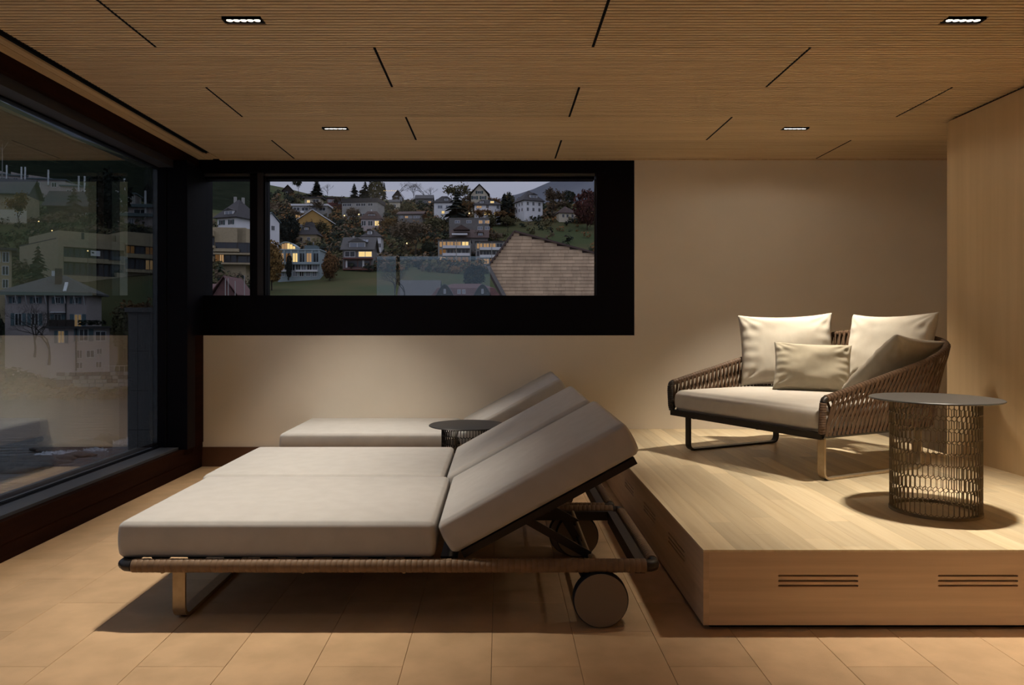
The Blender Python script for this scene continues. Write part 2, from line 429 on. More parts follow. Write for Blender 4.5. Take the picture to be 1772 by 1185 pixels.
# ------------------------------------------------------------------ recessed ceiling lights
m_lens = emitter('led_lens', (1.0, 0.93, 0.82), 14.0)
m_cup = M('lamp_reflector', (0.25, 0.22, 0.18), rough=0.25, metal=0.9)
WHERE = ['recessed five-lens ceiling light over the front lounger', 'recessed five-lens ceiling light over the round table on the platform',
         'recessed five-lens ceiling light over the rear lounger', 'recessed five-lens ceiling light over the woven sofa',
         'recessed five-lens ceiling light in front of the loungers', 'recessed five-lens ceiling light in front of the wooden platform',
         'unseen five-lens ceiling light added beside the viewpoint near the tall window', 'unseen five-lens ceiling light added beside the viewpoint near the wooden wall']
for (lx, ly), lab in zip(LIGHTS, WHERE):
    t = tag(empty('ceiling_light', (lx, ly, HC)), lab, 'ceiling light', 'recessed ceiling lights')
    b = MB(); z0, z1 = -.003, .0126
    b.box(-LW / 2, LW / 2, -LD / 2, -LD / 2 + .005, z0, z1); b.box(-LW / 2, LW / 2, LD / 2 - .005, LD / 2, z0, z1)
    b.box(-LW / 2, -LW / 2 + .006, -LD / 2 + .005, LD / 2 - .005, z0, z1); b.box(LW / 2 - .006, LW / 2, -LD / 2 + .005, LD / 2 - .005, z0, z1)
    b.box(-LW / 2, LW / 2, -LD / 2, LD / 2, .0112, .0128)
    b.build('frame', m_black, t)
    for k in range(5):
        cx_ = (k - 2) * .0285
        cup = MB().lathe([(.0138, .0002), (.0138, .0108), (.0132, .0108), (.0132, .0002)], 20, (cx_, 0, 0), ring=True).build('reflector', m_cup, t, True, 40)
        MB().lathe([(.0128, .003), (.011, .0016), (.006, .0008), (.0005, .0006)], 20, (cx_, 0, 0)).build('lens', m_lens, t, True)
        sp = bpy.data.lights.new('led_spot', 'SPOT'); sp.energy = LAMP_POWER * (LAMP_GAIN[WHERE.index(lab)]); sp.color = LAMP_COLOR
        sp.spot_size = math.radians(SPOT_DEG); sp.spot_blend = 1.0; sp.shadow_soft_size = .009
        so = bpy.data.objects.new('led_spot', sp); COL.objects.link(so); so.parent = t; so.location = (cx_, 0, -.012)
    sp = bpy.data.lights.new('added_spill', 'SPOT'); sp.energy = ADDED_SPILL_POWER if ly > 2 else 0.8; sp.color = LAMP_COLOR
    sp.spot_size = math.radians(168); sp.spot_blend = .25; sp.shadow_soft_size = .05
    so = bpy.data.objects.new('added_spill', sp); COL.objects.link(so); so.parent = t; so.location = (0, 0, -.014)  # added wide spot, brightens the walls outside the lens beams

# ------------------------------------------------------------------ raised platform
pod = tag(empty('platform', ((PX + 2.9) / 2, PY, 0)), 'raised maple platform with slotted vents under the woven sofa', 'platform')
ox, oy = (PX + 2.9) / 2, PY
def slot_panel(name, length, height, slots, thick, m):
    """upright board in the xz plane, slots = (x0, x1, z); solid with round-ended openings"""
    cu = bpy.data.curves.new(name, 'CURVE'); cu.dimensions = '2D'; cu.fill_mode = 'BOTH'; cu.extrude = thick / 2
    def poly(pts):
        sp = cu.splines.new('POLY'); sp.points.add(len(pts) - 1); sp.use_cyclic_u = True
        for p, q in zip(sp.points, pts): p.co = (q[0], q[1], 0, 1)
    poly([(0, 0), (length, 0), (length, height), (0, height)])
    hr = .0036
    for a, b_, z in slots:
        pts = [(b_ - hr + hr * math.cos(t), z + hr * math.sin(t)) for t in [-PI / 2 + PI * i / 8 for i in range(9)]]
        pts += [(a + hr + hr * math.cos(t), z + hr * math.sin(t)) for t in [PI / 2 + PI * i / 8 for i in range(9)]]
        poly(pts)
    tmp = bpy.data.objects.new('tmp', cu); COL.objects.link(tmp)
    dg = bpy.context.evaluated_depsgraph_get()
    me = bpy.data.meshes.new_from_object(tmp.evaluated_get(dg)); me.name = name
    bpy.data.objects.remove(tmp); bpy.data.curves.remove(cu)
    me.materials.clear(); me.materials.append(m)
    return me
SL = [.1934, .1752, .158]
z_b = .018
fs = [(x - PX, x - PX + .285, z - z_b) for x in (.992, 1.5605, 2.129) for z in SL]
fp = link('front_panel', slot_panel('front_panel', 2.7595 - PX - .0201, PZ - .008 - z_b, [(a - .0201, b_ - .0201, z) for a, b_, z in fs], .018, m_maple_f), pod, (PX + .0201 - ox, PY + .009 - oy, z_b), (PI / 2, 0, 0))
ss = [(y - PY, y - PY + .28, z - z_b) for y in (2.945, 3.4965, 4.06, 4.62, 5.18) for z in SL]
sp_ = link('side_panel', slot_panel('side_panel', YB - PY - .0221, PZ - .008 - z_b, [(a - .0201, b_ - .0201, z) for a, b_, z in ss], .018, m_maple_s), pod, (PX + .009 - ox, PY + .0201 - oy, z_b), (PI / 2, 0, PI / 2))
box('corner_post', PX - ox, PX + .02 - ox, PY - oy, PY + .02 - oy, z_b, PZ - .008, m_maple_s, pod)
box('recessed_plinth', PX + .03 - ox, 2.759 - ox, PY + .03 - oy, YB - .001 - oy, .0005, z_b - .0002, m_void, pod)
box('inner_box', PX + .05 - ox, 2.759 - ox, PY + .05 - oy, YB - .001 - oy, z_b, PZ - .025, m_void, pod)
box('edge_board', PX - ox, PX + .022 - ox, PY - oy, YB - .001 - oy, PZ - .0079, PZ, m_maple, pod)
box('edge_board', PX + .0221 - ox, 2.759 - ox, PY - oy, PY + .004 - oy, PZ - .0079, PZ, m_maple, pod)
rng = random.Random(5); PWD = .0968; x = PX + .0222; pl_cache = {}
while x < 2.75:
    y = PY + .0041 - rng.uniform(0, 1.1)
    w = min(PWD, 2.7595 - x)
    while y < YB - .002:
        L = rng.choice([.5, .72, .9, 1.15, 1.3])
        ya, yb = max(y, PY + .0042), min(y + L, YB - .0015)
        if yb - ya > .01:
            g = .00025
            b = MB().box(g, w - g, g, yb - ya - g, -.007, 0)
            b.build('plank', m_maple, pod, loc=(x - ox, ya - oy, PZ))
        y += L
    x += PWD

# ------------------------------------------------------------------ furniture materials
def fabric(name, c1, c2, weave=2400):
    m = M(name, c1, c2, rough=0.95, nscale=14, detail=6, spec=0.12, sheen=0.15)
    N, L = m.node_tree.nodes, m.node_tree.links; b = N['Principled BSDF']
    geo = N.new('ShaderNodeNewGeometry'); ad = N.new('ShaderNodeVectorMath'); ad.operation = 'SCALE'; ad.inputs['Scale'].default_value = weave
    L.new(geo.outputs['Position'], ad.inputs[0])
    n2 = N.new('ShaderNodeTexNoise'); n2.inputs['Scale'].default_value = .35; n2.inputs['Detail'].default_value = 3; L.new(ad.outputs[0], n2.inputs['Vector'])
    a3 = n2
    bp = N.new('ShaderNodeBump'); bp.inputs['Strength'].default_value = .3; bp.inputs['Distance'].default_value = .0008
    L.new(a3.outputs[0], bp.inputs['Height']); L.new(bp.outputs[0], b.inputs['Normal'])
    return m
m_matt = fabric('mattress_fabric', (0.52, 0.505, 0.485), (0.485, 0.47, 0.45))
m_seat = fabric('sofa_seat_fabric', (0.53, 0.485, 0.42), (0.49, 0.445, 0.385))
m_pilL = fabric('cream_linen', (0.57, 0.52, 0.43), (0.52, 0.47, 0.385), 2000)
m_pilS = fabric('olive_linen', (0.42, 0.37, 0.275), (0.375, 0.33, 0.245), 2000)
m_pilG = fabric('taupe_linen', (0.34, 0.295, 0.225), (0.30, 0.26, 0.20), 2000)
m_strap = M('brown_strap', (0.118, 0.068, 0.038), (0.095, 0.054, 0.030), rough=0.62, nscale=30, spec=0.35)
m_strap2 = M('bronze_strap', (0.23, 0.148, 0.088), (0.19, 0.12, 0.07), rough=0.6, nscale=30, spec=0.35)
m_dark = M('dark_bronze_metal', (0.035, 0.028, 0.022), rough=0.42, metal=0.5, spec=0.5)
m_leg = M('bronze_metal', (0.46, 0.36, 0.235), (0.41, 0.315, 0.20), rough=0.42, metal=0.55, nscale=40)
m_rub = M('black_rubber', (0.010, 0.010, 0.011), rough=0.75, spec=0.3)
m_disc = M('taupe_wheel_disc', (0.22, 0.175, 0.13), rough=0.55)
m_ring = M('pale_print', (0.32, 0.29, 0.25), rough=0.7)

# ------------------------------------------------------------------ sun lounger
LX = -0.42
def make_lounger(y):
    root = empty('sun_lounger', (LX, y, 0))
    X = lambda v: v - LX
    RZ, RY = .216, .40
    for sy in (-1, 1):
        p, rs = wrapped([(X(-1.325), sy * RY, RZ), (X(.530), sy * RY, RZ)], .0245, .0205)
        MB().tube(p, rs, 14).build('side_rail', m_strap2, root, True, 45)
        # bent metal ends of the rail
        c = MB(); c.tube([(X(-1.326), sy * RY, RZ), (X(-1.350), sy * (RY - .004), RZ), (X(-1.366), sy * (RY - .02), RZ), (X(-1.370), sy * (RY - .05), RZ)], [.0215, .0213, .021, .020], 14)
        c.build('rail_cap', m_dark, root, True, 50)
        c = MB(); c.tube([(X(.531), sy * RY, RZ), (X(.546), sy * RY, RZ), (X(.558), sy * (RY - .006), RZ), (X(.562), sy * (RY - .022), RZ), (X(.5625), sy * (RY - .04), RZ)], [.022, .0218, .0212, .0205, .0205], 14)
        c.build('rail_cap', m_dark, root, True, 50)
        # flat inner profile that carries the slats
        box('inner_profile', X(-1.34), X(.525), min(sy * (RY - .05), sy * (RY - .026)), max(sy * (RY - .05), sy * (RY - .026)), RZ - .034, RZ + .006, m_dark, root)
    p, rs = wrapped([(X(.5625), -RY + .045, RZ), (X(.5625), RY - .045, RZ)], .0235, .0205)
    MB().tube(p, rs, 14).build('head_rail', m_strap2, root, True, 45)
    MB().tube([(X(-1.370), -RY + .05, RZ), (X(-1.370), RY - .05, RZ)], .020, 12).build('foot_rail', m_dark, root, True, 50)
    box('head_profile', X(.500), X(.5375), -RY + .0501, RY - .0501, RZ - .045, RZ + .008, m_dark, root)
    for k in range(9):
        xs = -1.28 + .133 * k
        box('slat', X(xs), X(xs + .062), -RY + .0502, RY - .0502, RZ + .0075, RZ + .0175, m_dark, root)
    # flat-bar runner leg
    zt = RZ - .0345
    path = [(0, -.35, zt)] + [(0, -.35, .05)] + arc((-.31, .05), .04, 180, 270, 6, 'yz', 0)[1:] + arc((.31, .05), .04, 270, 360, 6, 'yz', 0) + [(0, .35, zt)]
    MB().strip(path, (1, 0, 0), .046, .012).build('leg', m_leg, root, True, 30).location = (X(-1.178), 0, 0)
    for sy in (-1, 1): MB().lathe([(.016, 0), (.017, .002), (.017, .0048)], 14, (X(-1.178), sy * .30, 0)).build('foot_pad', m_rub, root, True, 40)
    for sx in (-1.235, -.72, -.35): MB().lathe([(.006, RZ - .0405), (.008, RZ - .036), (.008, RZ - .0341)], 10, (X(sx), -RY + .038, 0)).build('bolt', m_leg, root, True, 40)
    # wheels
    for sy in (-1, 1):
        wc = (X(.364), sy * .408, .0995)
        w = MB().lathe([(.085, -.022), (.096, -.021), (.0995, -.016), (.0995, .016), (.096, .021), (.085, .022)], 48, wc, 'y').build('wheel', m_rub, root, True, 35)
        MB().lathe([(.0945, -.0245), (.0955, -.023), (.0955, .023), (.0945, .0245)], 48, wc, 'y').build('wheel_disc', m_disc, w, True, 35)
        MB().hexa([(X(.285), sy * .36 - .006, RZ - .03), (X(.325), sy * .36 - .006, RZ - .03), (X(.325), sy * .36 + .006, RZ - .03), (X(.285), sy * .36 + .006, RZ - .03),
                   (X(.345), sy * .36 - .006, .085), (X(.385), sy * .36 - .006, .085), (X(.385), sy * .36 + .006, .085), (X(.345), sy * .36 + .006, .085)]).build('wheel_bracket', m_dark, root)
    MB().tube([(X(.364), -.38, .0995), (X(.364), .38, .0995)], .009, 10).build('axle', m_dark, root, True, 40)
    # seat mattress
    o = soft_box(1.150, .822, .133, .020, .006, .006, 14).build('seat_mattress', m_matt, root, True); o.location = (X(-.812), .028, .2355)
    # reclined back: frame, mattress, props
    A = math.radians(28.6); P = (X(-.166), .248); e = (math.cos(A), math.sin(A)); n = (-math.sin(A), math.cos(A))
    o = soft_box(.775, .822, .128, .020, .006, .006, 14).build('back_mattress', m_matt, root, True)
    o.rotation_euler = (0, -A, 0); o.location = (P[0] + e[0] * .3875, .028, P[1] + e[1] * .3875)
    fb = MB()
    for sy in (-1, 1): fb.box(-.36, .36, sy * .36 - .015, sy * .36 + .015, -.030, -.004)
    for k in range(7): fb.box(-.36 + .11 * k, -.31 + .11 * k, -.345, .345, -.016, -.005)
    fb.box(.33, .36, -.345, .345, -.030, -.0165)
    o = fb.build('backrest_frame', m_dark, root); o.rotation_euler = (0, -A, 0); o.location = (P[0] + e[0] * .3875, 0, P[1] + e[1] * .3875)
    for yy in (-.315, .145):
        s = MB().strip([(X(.095), yy, .362), (X(.337), yy, .226)], (-.49, 0, -.87), .030, .006).build('prop_bar', m_dark, root)
        if yy > 0:
            for k in (0, 1):
                q = Vector((X(.150 + .034 * k), yy - .0042, .331 - .0191 * k))
                MB().tube([(q.x + .0095 * math.cos(a), q.y, q.z + .0095 * math.sin(a)) for a in [i * PI / 8 for i in range(16)]], .0009, 5, True).build('printed_mark', m_ring, s)
                MB().tube([(q.x + .005 * math.cos(a), q.y, q.z + .005 * math.sin(a)) for a in ([.6, 2.7, 4.7] if k == 0 else [.3, 3.4, .31])], .0008, 5, True).build('printed_mark', m_ring, s)
    MB().tube([(X(.337), -.33, .226), (X(.337), .33, .226)], .007, 10).build('prop_rod', m_leg, root, True, 40)
    return root
lg = make_lounger(3.115)
tag(lg, 'sun lounger with taupe wheel disc and strap-bound rail, frontmost of three', 'sun lounger', 'reclined sun loungers')
l2 = copy_tree(lg); l2.location = (LX - .03, 3.968, 0)
tag(l2, 'sun lounger in the middle, pushed against the frontmost lounger', 'sun lounger', 'reclined sun loungers')
l3 = copy_tree(lg); l3.location = (LX - .055, 5.315, 0)
tag(l3, 'rear sun lounger along the white wall behind the small table', 'sun lounger', 'reclined sun loungers')

# ------------------------------------------------------------------ round lattice tables
m_top = M('table_top_grey', (0.055, 0.052, 0.048), (0.045, 0.042, 0.039), rough=0.42, nscale=60, spec=0.5)
m_topd = M('table_top_black', (0.018, 0.019, 0.023), (0.015, 0.016, 0.019), rough=0.4, nscale=60, spec=0.5)
m_mesh = M('bronze_lattice', (0.25, 0.188, 0.105), (0.21, 0.155, 0.085), rough=0.45, metal=0.3, nscale=30)
m_meshd = M('black_lattice', (0.020, 0.018, 0.016), rough=0.5, metal=0.3)
def lattice_table(loc, R, r, Ht, mt, ml, label):
    root = tag(empty('side_table', loc), label, 'table', 'round lattice side tables')
    zt = Ht - .009
    MB().lathe([(R - .004, zt + .0015), (R, zt + .004), (R, zt + .0065), (R - .0025, Ht), (.001, Ht)], 72, (0, 0, 0)).build('table_top', mt, root, True, 35)
    MB().lathe([(r + .006, 0), (r + .006, .012), (r - .006, .012), (r - .006, 0)], 60, ring=True).build('base_ring', ml, root, True, 35)
    MB().lathe([(r + .004, zt - .007), (r + .004, zt + .001), (.02, zt + .001), (.02, zt - .002), (r - .005, zt - .007)], 60).build('top_ring', ml, root, True, 35)
    b = MB(); NC, NR = 52, 9; z0, z1 = .012, zt - .006; ph = (z1 - z0) / NR; dep, wd = .0062, .0020
    def pt(k, z, rr): a = 2 * PI * k / NC; return Vector((rr * math.cos(a), rr * math.sin(a), z))
    def strut(k0, za, k1, zb):
        ang = 2 * PI * ((k0 + k1) / 2) / NC; tang = Vector((-math.sin(ang), math.cos(ang), 0))
        d = (pt(k1, zb, r) - pt(k0, za, r)).normalized(); rad = Vector((math.cos(ang), math.sin(ang), 0)); side = d.cross(rad).normalized() * wd / 2
        vs = []
        for k, z in ((k0, za), (k1, zb)):
            for rr, sg in ((r - dep / 2, -1), (r + dep / 2, -1), (r + dep / 2, 1), (r - dep / 2, 1)): vs.append(pt(k, z, rr) + side * sg)
        b.add(vs, [(0, 1, 5, 4), (1, 2, 6, 5), (2, 3, 7, 6), (3, 0, 4, 7)])
    zig = ph * .17
    for i in range(NR):
        off = .5 * (i % 2); za = z0 + i * ph
        for k in range(NC):
            strut(k + off, za + zig, k + off, za + ph)
            strut(k + off, za + zig, k + off - .5, za); strut(k + off, za + zig, k + off + .5, za)
    b.build('lattice', ml, root)
    return root
lattice_table((1.873, 3.227, PZ), .257, .172, .486, m_top, m_mesh, 'round grey-topped table with bronze lattice drum on the platform')
lattice_table((-.196, 4.635, 0), .238, .158, .468, m_topd, m_meshd, 'black round lattice table between the middle and rear loungers')

# ------------------------------------------------------------------ woven sofa
th = math.atan2(-.894, .4477)
SOFA = (1.358, 4.2685)
sofa = tag(empty('woven_sofa', (SOFA[0], SOFA[1], PZ), th), 'low sofa with brown woven strap back and cream seat on platform', 'sofa')
HW, D = .585, 1.13
def u_path(hw, d, rc, flare, n=14):
    """front-left -> back -> front-right, plan only"""
    pts = []
    side = [(-hw - flare * (y / d), y) for y in [d * i / 16 for i in range(17)] if y < d - rc]
    cxl = -hw - flare * ((d - rc) / d) + rc
    left = side + [(cxl + rc * math.cos(a), d - rc + rc * math.sin(a)) for a in [PI - PI / 2 * i / n for i in range(n + 1)]]
    back = [(cxl + (-2 * cxl) * i / 10, d) for i in range(1, 10)]
    right = [(-x, y) for x, y in reversed(left)]
    return left + back + right
def resample(pts, n):
    P = [Vector(p) for p in pts]; acc = [0]
    for a, b in zip(P, P[1:]): acc.append(acc[-1] + (b - a).length)
    out = []
    for i in range(n):
        t = acc[-1] * i / (n - 1); j = 0
        while j < len(P) - 2 and acc[j + 1] < t: j += 1
        k = (t - acc[j]) / max(acc[j + 1] - acc[j], 1e-9); out.append(P[j].lerp(P[j + 1], min(1, k)))
    return out
def sm(t): t = max(0, min(1, t)); return t * t * (3 - 2 * t)
topxy = u_path(HW, D, .27, .03)
botxy = u_path(HW - .012, D - .15, .20, 0)
def topz(x, y):
    return .425 + .222 * y + .035 * sm((y - .72) / .36) + .04 * sm(1.1 - abs(x) / .5) * sm((y - .8) / .28)
TOP = resample([(x, y, topz(x, y)) for x, y in topxy], 241)
BOT = resample([(x, y, .243) for x, y in botxy], 241)
p, rs = wrapped([TOP[0] + Vector((0, .012, .004))] + TOP[3:-3] + [TOP[-1] + Vector((0, .012, .004))], .0185, .021, .0028)
MB().tube(p, rs, 12).build('top_rail', m_strap, sofa, True, 45)
MB().tube(BOT, .015, 10).build('bottom_rail', m_dark, sofa, True, 45)
MB().box(-HW + .01, HW - .01, -.014, .014, .224, .258).build('front_rail', m_dark, sofa)
for sx in (-1, 1):
    path = [(sx * HW, .012, .428), (sx * HW, .002, .424), (sx * HW, -.005, .41), (sx * (HW - .001), -.008, .38), (sx * (HW - .006), -.006, .285), (sx * (HW - .012), -.002, .256), (sx * (HW - .03), 0, .243)]
    c = MB(); c.tube(path[:3], .0175, 12); c.build('corner_cap', m_dark, sofa, True, 50)
    q, qs = wrapped(path[2:6], .0178, .012, .0016)
    MB().tube(q, qs, 12).build('front_post', m_strap if sx > 0 else m_dark, sofa, True, 45)
# crossing straps, each its own band
NS = 92
strap_cache = {}
def frame_at(L, f):
    t = max(0, min(1, f)) * 240; i = min(239, int(t)); p = L[i].lerp(L[i + 1], t - i)
    a, b_ = L[max(i - 2, 0)], L[min(i + 3, 240)]; tg = (b_ - a).normalized()
    nrm = Vector((tg.y, -tg.x, 0)); nrm = -nrm.normalized()
    if nrm.dot(Vector((p.x, p.y - D * .45, 0))) < 0: nrm = -nrm
    return p, tg, nrm
for layer in (0, 1):
    for k in range(NS):
        f = .012 + (.976) * (k + .5 * layer) / (NS - .5)
        sh = .026 * max(-1, min(1, (f - .5) * 7)) * (1 if layer == 0 else -1)
        f2 = max(.004, min(.996, f + sh))
        pt_, tg, nt_ = frame_at(TOP, f); pb_, tb, nb_ = frame_at(BOT, f2)
        o_t, o_b = (.0195, .0165) if layer == 0 else (-.0195, -.0165)
        pts, wd = [], []
        for i in range(9):
            s = i / 8; ss_ = .82 * s + .18 * sm(s)
            q = pt_.lerp(pb_, s); qs_ = pt_.lerp(pb_, ss_)
            q = Vector((qs_.x, qs_.y, q.z))
            q += nt_.lerp(nb_, s) * ((o_t * (1 - s) + o_b * s) * (1 if s < .15 or s > .85 else .7))
            pts.append(q); wd.append(tuple(tg.lerp(tb, s)))
        MB().strip(pts, wd, .0175 if layer == 0 else .0155, .003).build('strap', m_strap, sofa)
# seat cushion, runner legs
o = soft_box(1.125, .90, .130, .038, .014, .006, 14).build('seat_cushion', m_seat, sofa, True); o.location = (0, .452, .252)
for sx in (-1, 1):
    path = [(0, .075, .226), (0, .075, .045)] + arc((.112, .045), .037, 180, 270, 6, 'yz', 0)[1:] + arc((.80, .045), .037, 270, 360, 6, 'yz', 0) + [(0, .837, .226)]
    g = MB().strip(path, (1, 0, 0), .042, .011).build('leg', m_leg if sx > 0 else m_dark, sofa, True, 30); g.location = (sx * .508, 0, 0)
    for yy in (.115, .80): MB().lathe([(.014, 0), (.015, .0025)], 12, (sx * .508, yy, 0)).build('foot_pad', m_rub, sofa, True, 40)
for xx in (-.40, .12): MB().lathe([(.012, .216), (.014, .2235)], 12, (xx, .03, 0)).build('foot_pad', m_rub, sofa, True, 40)

# ------------------------------------------------------------------ scatter cushions
def pillow(name, w, h, T, seed, loc, yaw, lean, roll, m, label, drop=0.0):
    rg = random.Random(seed); n = 44; off = Vector((rg.uniform(0, 50), rg.uniform(0, 50), rg.uniform(0, 50)))
    vs, fs = [], []
    for side in (-1, 1):
        for j in range(n + 1):
            for i in range(n + 1):
                u, v = -1 + 2 * i / n, -1 + 2 * j / n
                u, v = math.sin(u * PI / 2) * .45 + u * .55, math.sin(v * PI / 2) * .45 + v * .55
                x = u * w / 2 * (1 - .055 * (1 - v * v) * abs(u)); z = v * h / 2 * (1 - .06 * (1 - u * u) * abs(v))
                t = T / 2 * (max(0, (1 - u ** 4) * (1 - v ** 4))) ** .52
                edge = max(abs(u), abs(v))
                wr = noise.noise(Vector((u * 1.6, v * 1.6, side * 3)) + off) * .016 * (1 - edge ** 6)
                # pulls radiating from the corners and side seams
                cr = 0
                for cu, cv in ((-1, -1), (1, -1), (-1, 1), (1, 1)):
                    d = math.hypot(u - cu, v - cv); an = math.atan2(v - cv, u - cu)
                    cr += math.sin(an * 13 + off.x) * .0034 * math.exp(-((d - .35) / .28) ** 2)
                cr += math.sin(v * 21 + off.y + 2 * u) * .0045 * max(0, abs(u) - .55) / .45 * (1 - abs(u) ** 8)
                cr += .0022 * noise.noise(Vector((u * 7, v * 3.2, side * 2 + 4)) + off) * (1 - edge ** 8)
                z += drop * (1 - u * u) * max(0, v) ** 2 * -1
                vs.append((x, side * (t + (wr + cr) * (1 if t > .004 else 0)), z + h / 2)) 
    base = (n + 1) * (n + 1)
    for s in (0, 1):
        for j in range(n):
            for i in range(n):
                a = s * base + j * (n + 1) + i; fs.append((a, a + 1, a + n + 2, a + n + 1))
    b = MB(); b.add(vs, fs); me = b.mesh(name, m, True)
    bm = bmesh.new(); bm.from_mesh(me); bmesh.ops.remove_doubles(bm, verts=bm.verts, dist=.0004)
    bmesh.ops.recalc_face_normals(bm, faces=bm.faces); bm.to_mesh(me); bm.free()
    o = link(name, me, None, loc)
    R = Matrix.Rotation(math.radians(yaw), 4, 'Z') @ Matrix.Rotation(math.radians(-lean), 4, 'X') @ Matrix.Rotation(math.radians(roll), 4, 'Y')
    o.rotation_euler = R.to_euler()
    tag(o, label, 'cushion', 'scatter cushions on the sofa')
    return o
ZS = PZ + .385
pillow('scatter_cushion', .60, .49, .17, 3, (1.905, 4.945, ZS + .012), -14, 15, -1.5, m_pilL, 'large cream cushion standing in the sofa corner beside the white wall', .012)
pillow('scatter_cushion', .55, .49, .16, 8, (2.295, 4.505, ZS + .014), -60, 16, -1, m_pilL, 'large cream cushion against the sofa back behind the taupe one', .012)
pillow('scatter_cushion', .45, .32, .13, 12, (1.905, 4.58, ZS + .004), -20, 24, 2, m_pilS, 'small oblong olive-beige cushion lying in front of the cream ones', .004)
pillow('scatter_cushion', .45, .46, .12, 21, (2.135, 4.385, ZS + .012), 24, -44, 8, m_pilG, 'taupe cushion slumped against the woven arm nearest the lattice table', .006)

# ------------------------------------------------------------------ outside: valley, river, hillside
m_field = M('hillside_ground', (0.092, 0.082, 0.038), (0.058, 0.074, 0.031), rough=1, nscale=.05, detail=9, spec=0.05, contrast=(.38, .6))
m_water = M('river_water', (0.045, 0.045, 0.042), (0.085, 0.080, 0.075), rough=0.16, scale=(.5, 2.2, 1), nscale=.55, detail=6, bump=1.0, spec=0.5)
m_water.node_tree.nodes['Bump'].inputs['Distance'].default_value = .6
m_foam = M('river_foam', (0.55, 0.55, 0.57), (0.3, 0.3, 0.31), rough=0.9, nscale=3)
m_rock = M('river_rock', (0.10, 0.085, 0.07), (0.055, 0.05, 0.045), rough=0.9, nscale=3, bump=.6)
m_conc = M('stone_cladding', (0.15, 0.135, 0.125), (0.06, 0.055, 0.052), rough=0.8, nscale=60, detail=8, contrast=(.3, .7))
m_mtn = M('hazed_forest', (0.16, 0.17, 0.19), (0.13, 0.14, 0.16), rough=1, nscale=.01, detail=8, spec=0)  # forest lightened to grey-blue, distance haze put into the colour
m_shr = [M('shrub_%s' % n, a, b, rough=1, nscale=.12, detail=4, spec=0.05, rnd=.25) for n, a, b in
         (('rust', (.22, .11, .045), (.14, .085, .04)), ('olive', (.12, .105, .05), (.08, .075, .04)), ('green', (.042, .052, .032), (.028, .036, .024)),
          ('brown', (.17, .125, .08), (.11, .082, .055)), ('gold', (.27, .16, .05), (.18, .11, .04)), ('red', (.11, .042, .034), (.07, .032, .027)), ('dark', (.020, .025, .021), (.026, .030, .024)))]
RUST, OLIVE, GREEN, BROWN, GOLD, RED, DARK = m_shr
m_bark = M('bark', (.055, .045, .036), rough=1, spec=0.05)

PROF = [  # (picture column, [(distance, picture row of the ground)])
    (-400, [(100, 720), (108, 690), (125, 575), (140, 490), (165, 430), (185, 370), (230, 330), (300, 260), (400, 160), (520, 60), (640, 70)]),
    (0, [(100, 690), (106, 665), (119, 648), (129, 570), (140, 492), (165, 430), (185, 385), (230, 348), (300, 300), (400, 238), (520, 172), (640, 180)]),
    (130, [(100, 688), (106, 662), (120, 645), (129, 565), (140, 490), (165, 430), (185, 388), (230, 355), (300, 318), (400, 270), (520, 236), (640, 245)]),
    (270, [(100, 684), (106, 655), (120, 636), (129, 565), (140, 492), (165, 445), (185, 405), (230, 385), (300, 352), (400, 312), (520, 280), (640, 290)]),
    (400, [(100, 690), (120, 600), (150, 520), (180, 480), (230, 395), (300, 362), (400, 322), (520, 296), (640, 306)]),
    (455, [(100, 690), (120, 600), (150, 528), (180, 503), (225, 482), (260, 425), (300, 392), (340, 365), (400, 322), (430, 314), (520, 330), (640, 345)]),
    (540, [(100, 690), (120, 600), (150, 525), (180, 505), (225, 481), (260, 420), (300, 395), (340, 370), (400, 340), (430, 333), (520, 350), (640, 365)]),
    (640, [(100, 690), (120, 600), (150, 522), (175, 508), (232, 467), (260, 440), (300, 396), (340, 378), (400, 346), (430, 340), (520, 356), (640, 372)]),
    (860, [(100, 690), (120, 600), (150, 522), (175, 508), (232, 468), (258, 456), (300, 400), (340, 368), (400, 348), (430, 345), (520, 360), (640, 376)]),
    (1060, [(100, 690), (120, 600), (150, 530), (175, 512), (232, 470), (258, 450), (300, 412), (340, 378), (400, 352), (430, 350), (520, 366), (640, 380)]),
    (1350, [(100, 690), (120, 600), (150, 530), (175, 505), (232, 450), (258, 425), (300, 385), (340, 350), (400, 315), (430, 308), (520, 315), (640, 330)]),
    (1800, [(100, 690), (120, 590), (150, 510), (175, 480), (232, 410), (258, 380), (300, 340), (340, 305), (400, 262), (430, 250), (520, 245), (640, 255)]),
]
def prof_row(lst, Y):
    if Y <= lst[0][0]: return lst[0][1]
    for (a, p), (b, q) in zip(lst, lst[1:]):
        if Y <= b: return p + (q - p) * (Y - a) / (b - a)
    return lst[-1][1]
def ground(X, Y):
    if Y < 100: return -10.0
    u = CX + F * X / Y
    u = max(PROF[0][0], min(PROF[-1][0], u))
    for (a, la), (b, lb) in zip(PROF, PROF[1:]):
        if u <= b:
            k = (u - a) / (b - a); py = prof_row(la, Y) * (1 - k) + prof_row(lb, Y) * k; break
    z = H + (CY - py) / F * Y
    z -= 1.3 if u > 430 else .6
    return z + .7 * noise.noise(Vector((X * .05, Y * .05, 0))) * min(1, (Y - 100) / 40)
b = MB(); ys = [98, 100, 103, 106, 109] + list(range(113, 300, 5)) + list(range(300, 660, 10)); us = [-560 + 14 * i for i in range(126)] + [1250 + 60 * i for i in range(30)]
for Y in ys:
    for u in us:
        X = (u - CX) / F * Y; b.v.append((X, Y, ground(X, Y)))
nu = len(us)
for j in range(len(ys) - 1):
    for i in range(nu - 1): b.f.append((j * nu + i, j * nu + i + 1, (j + 1) * nu + i + 1, (j + 1) * nu + i)); b.mi.append(0)
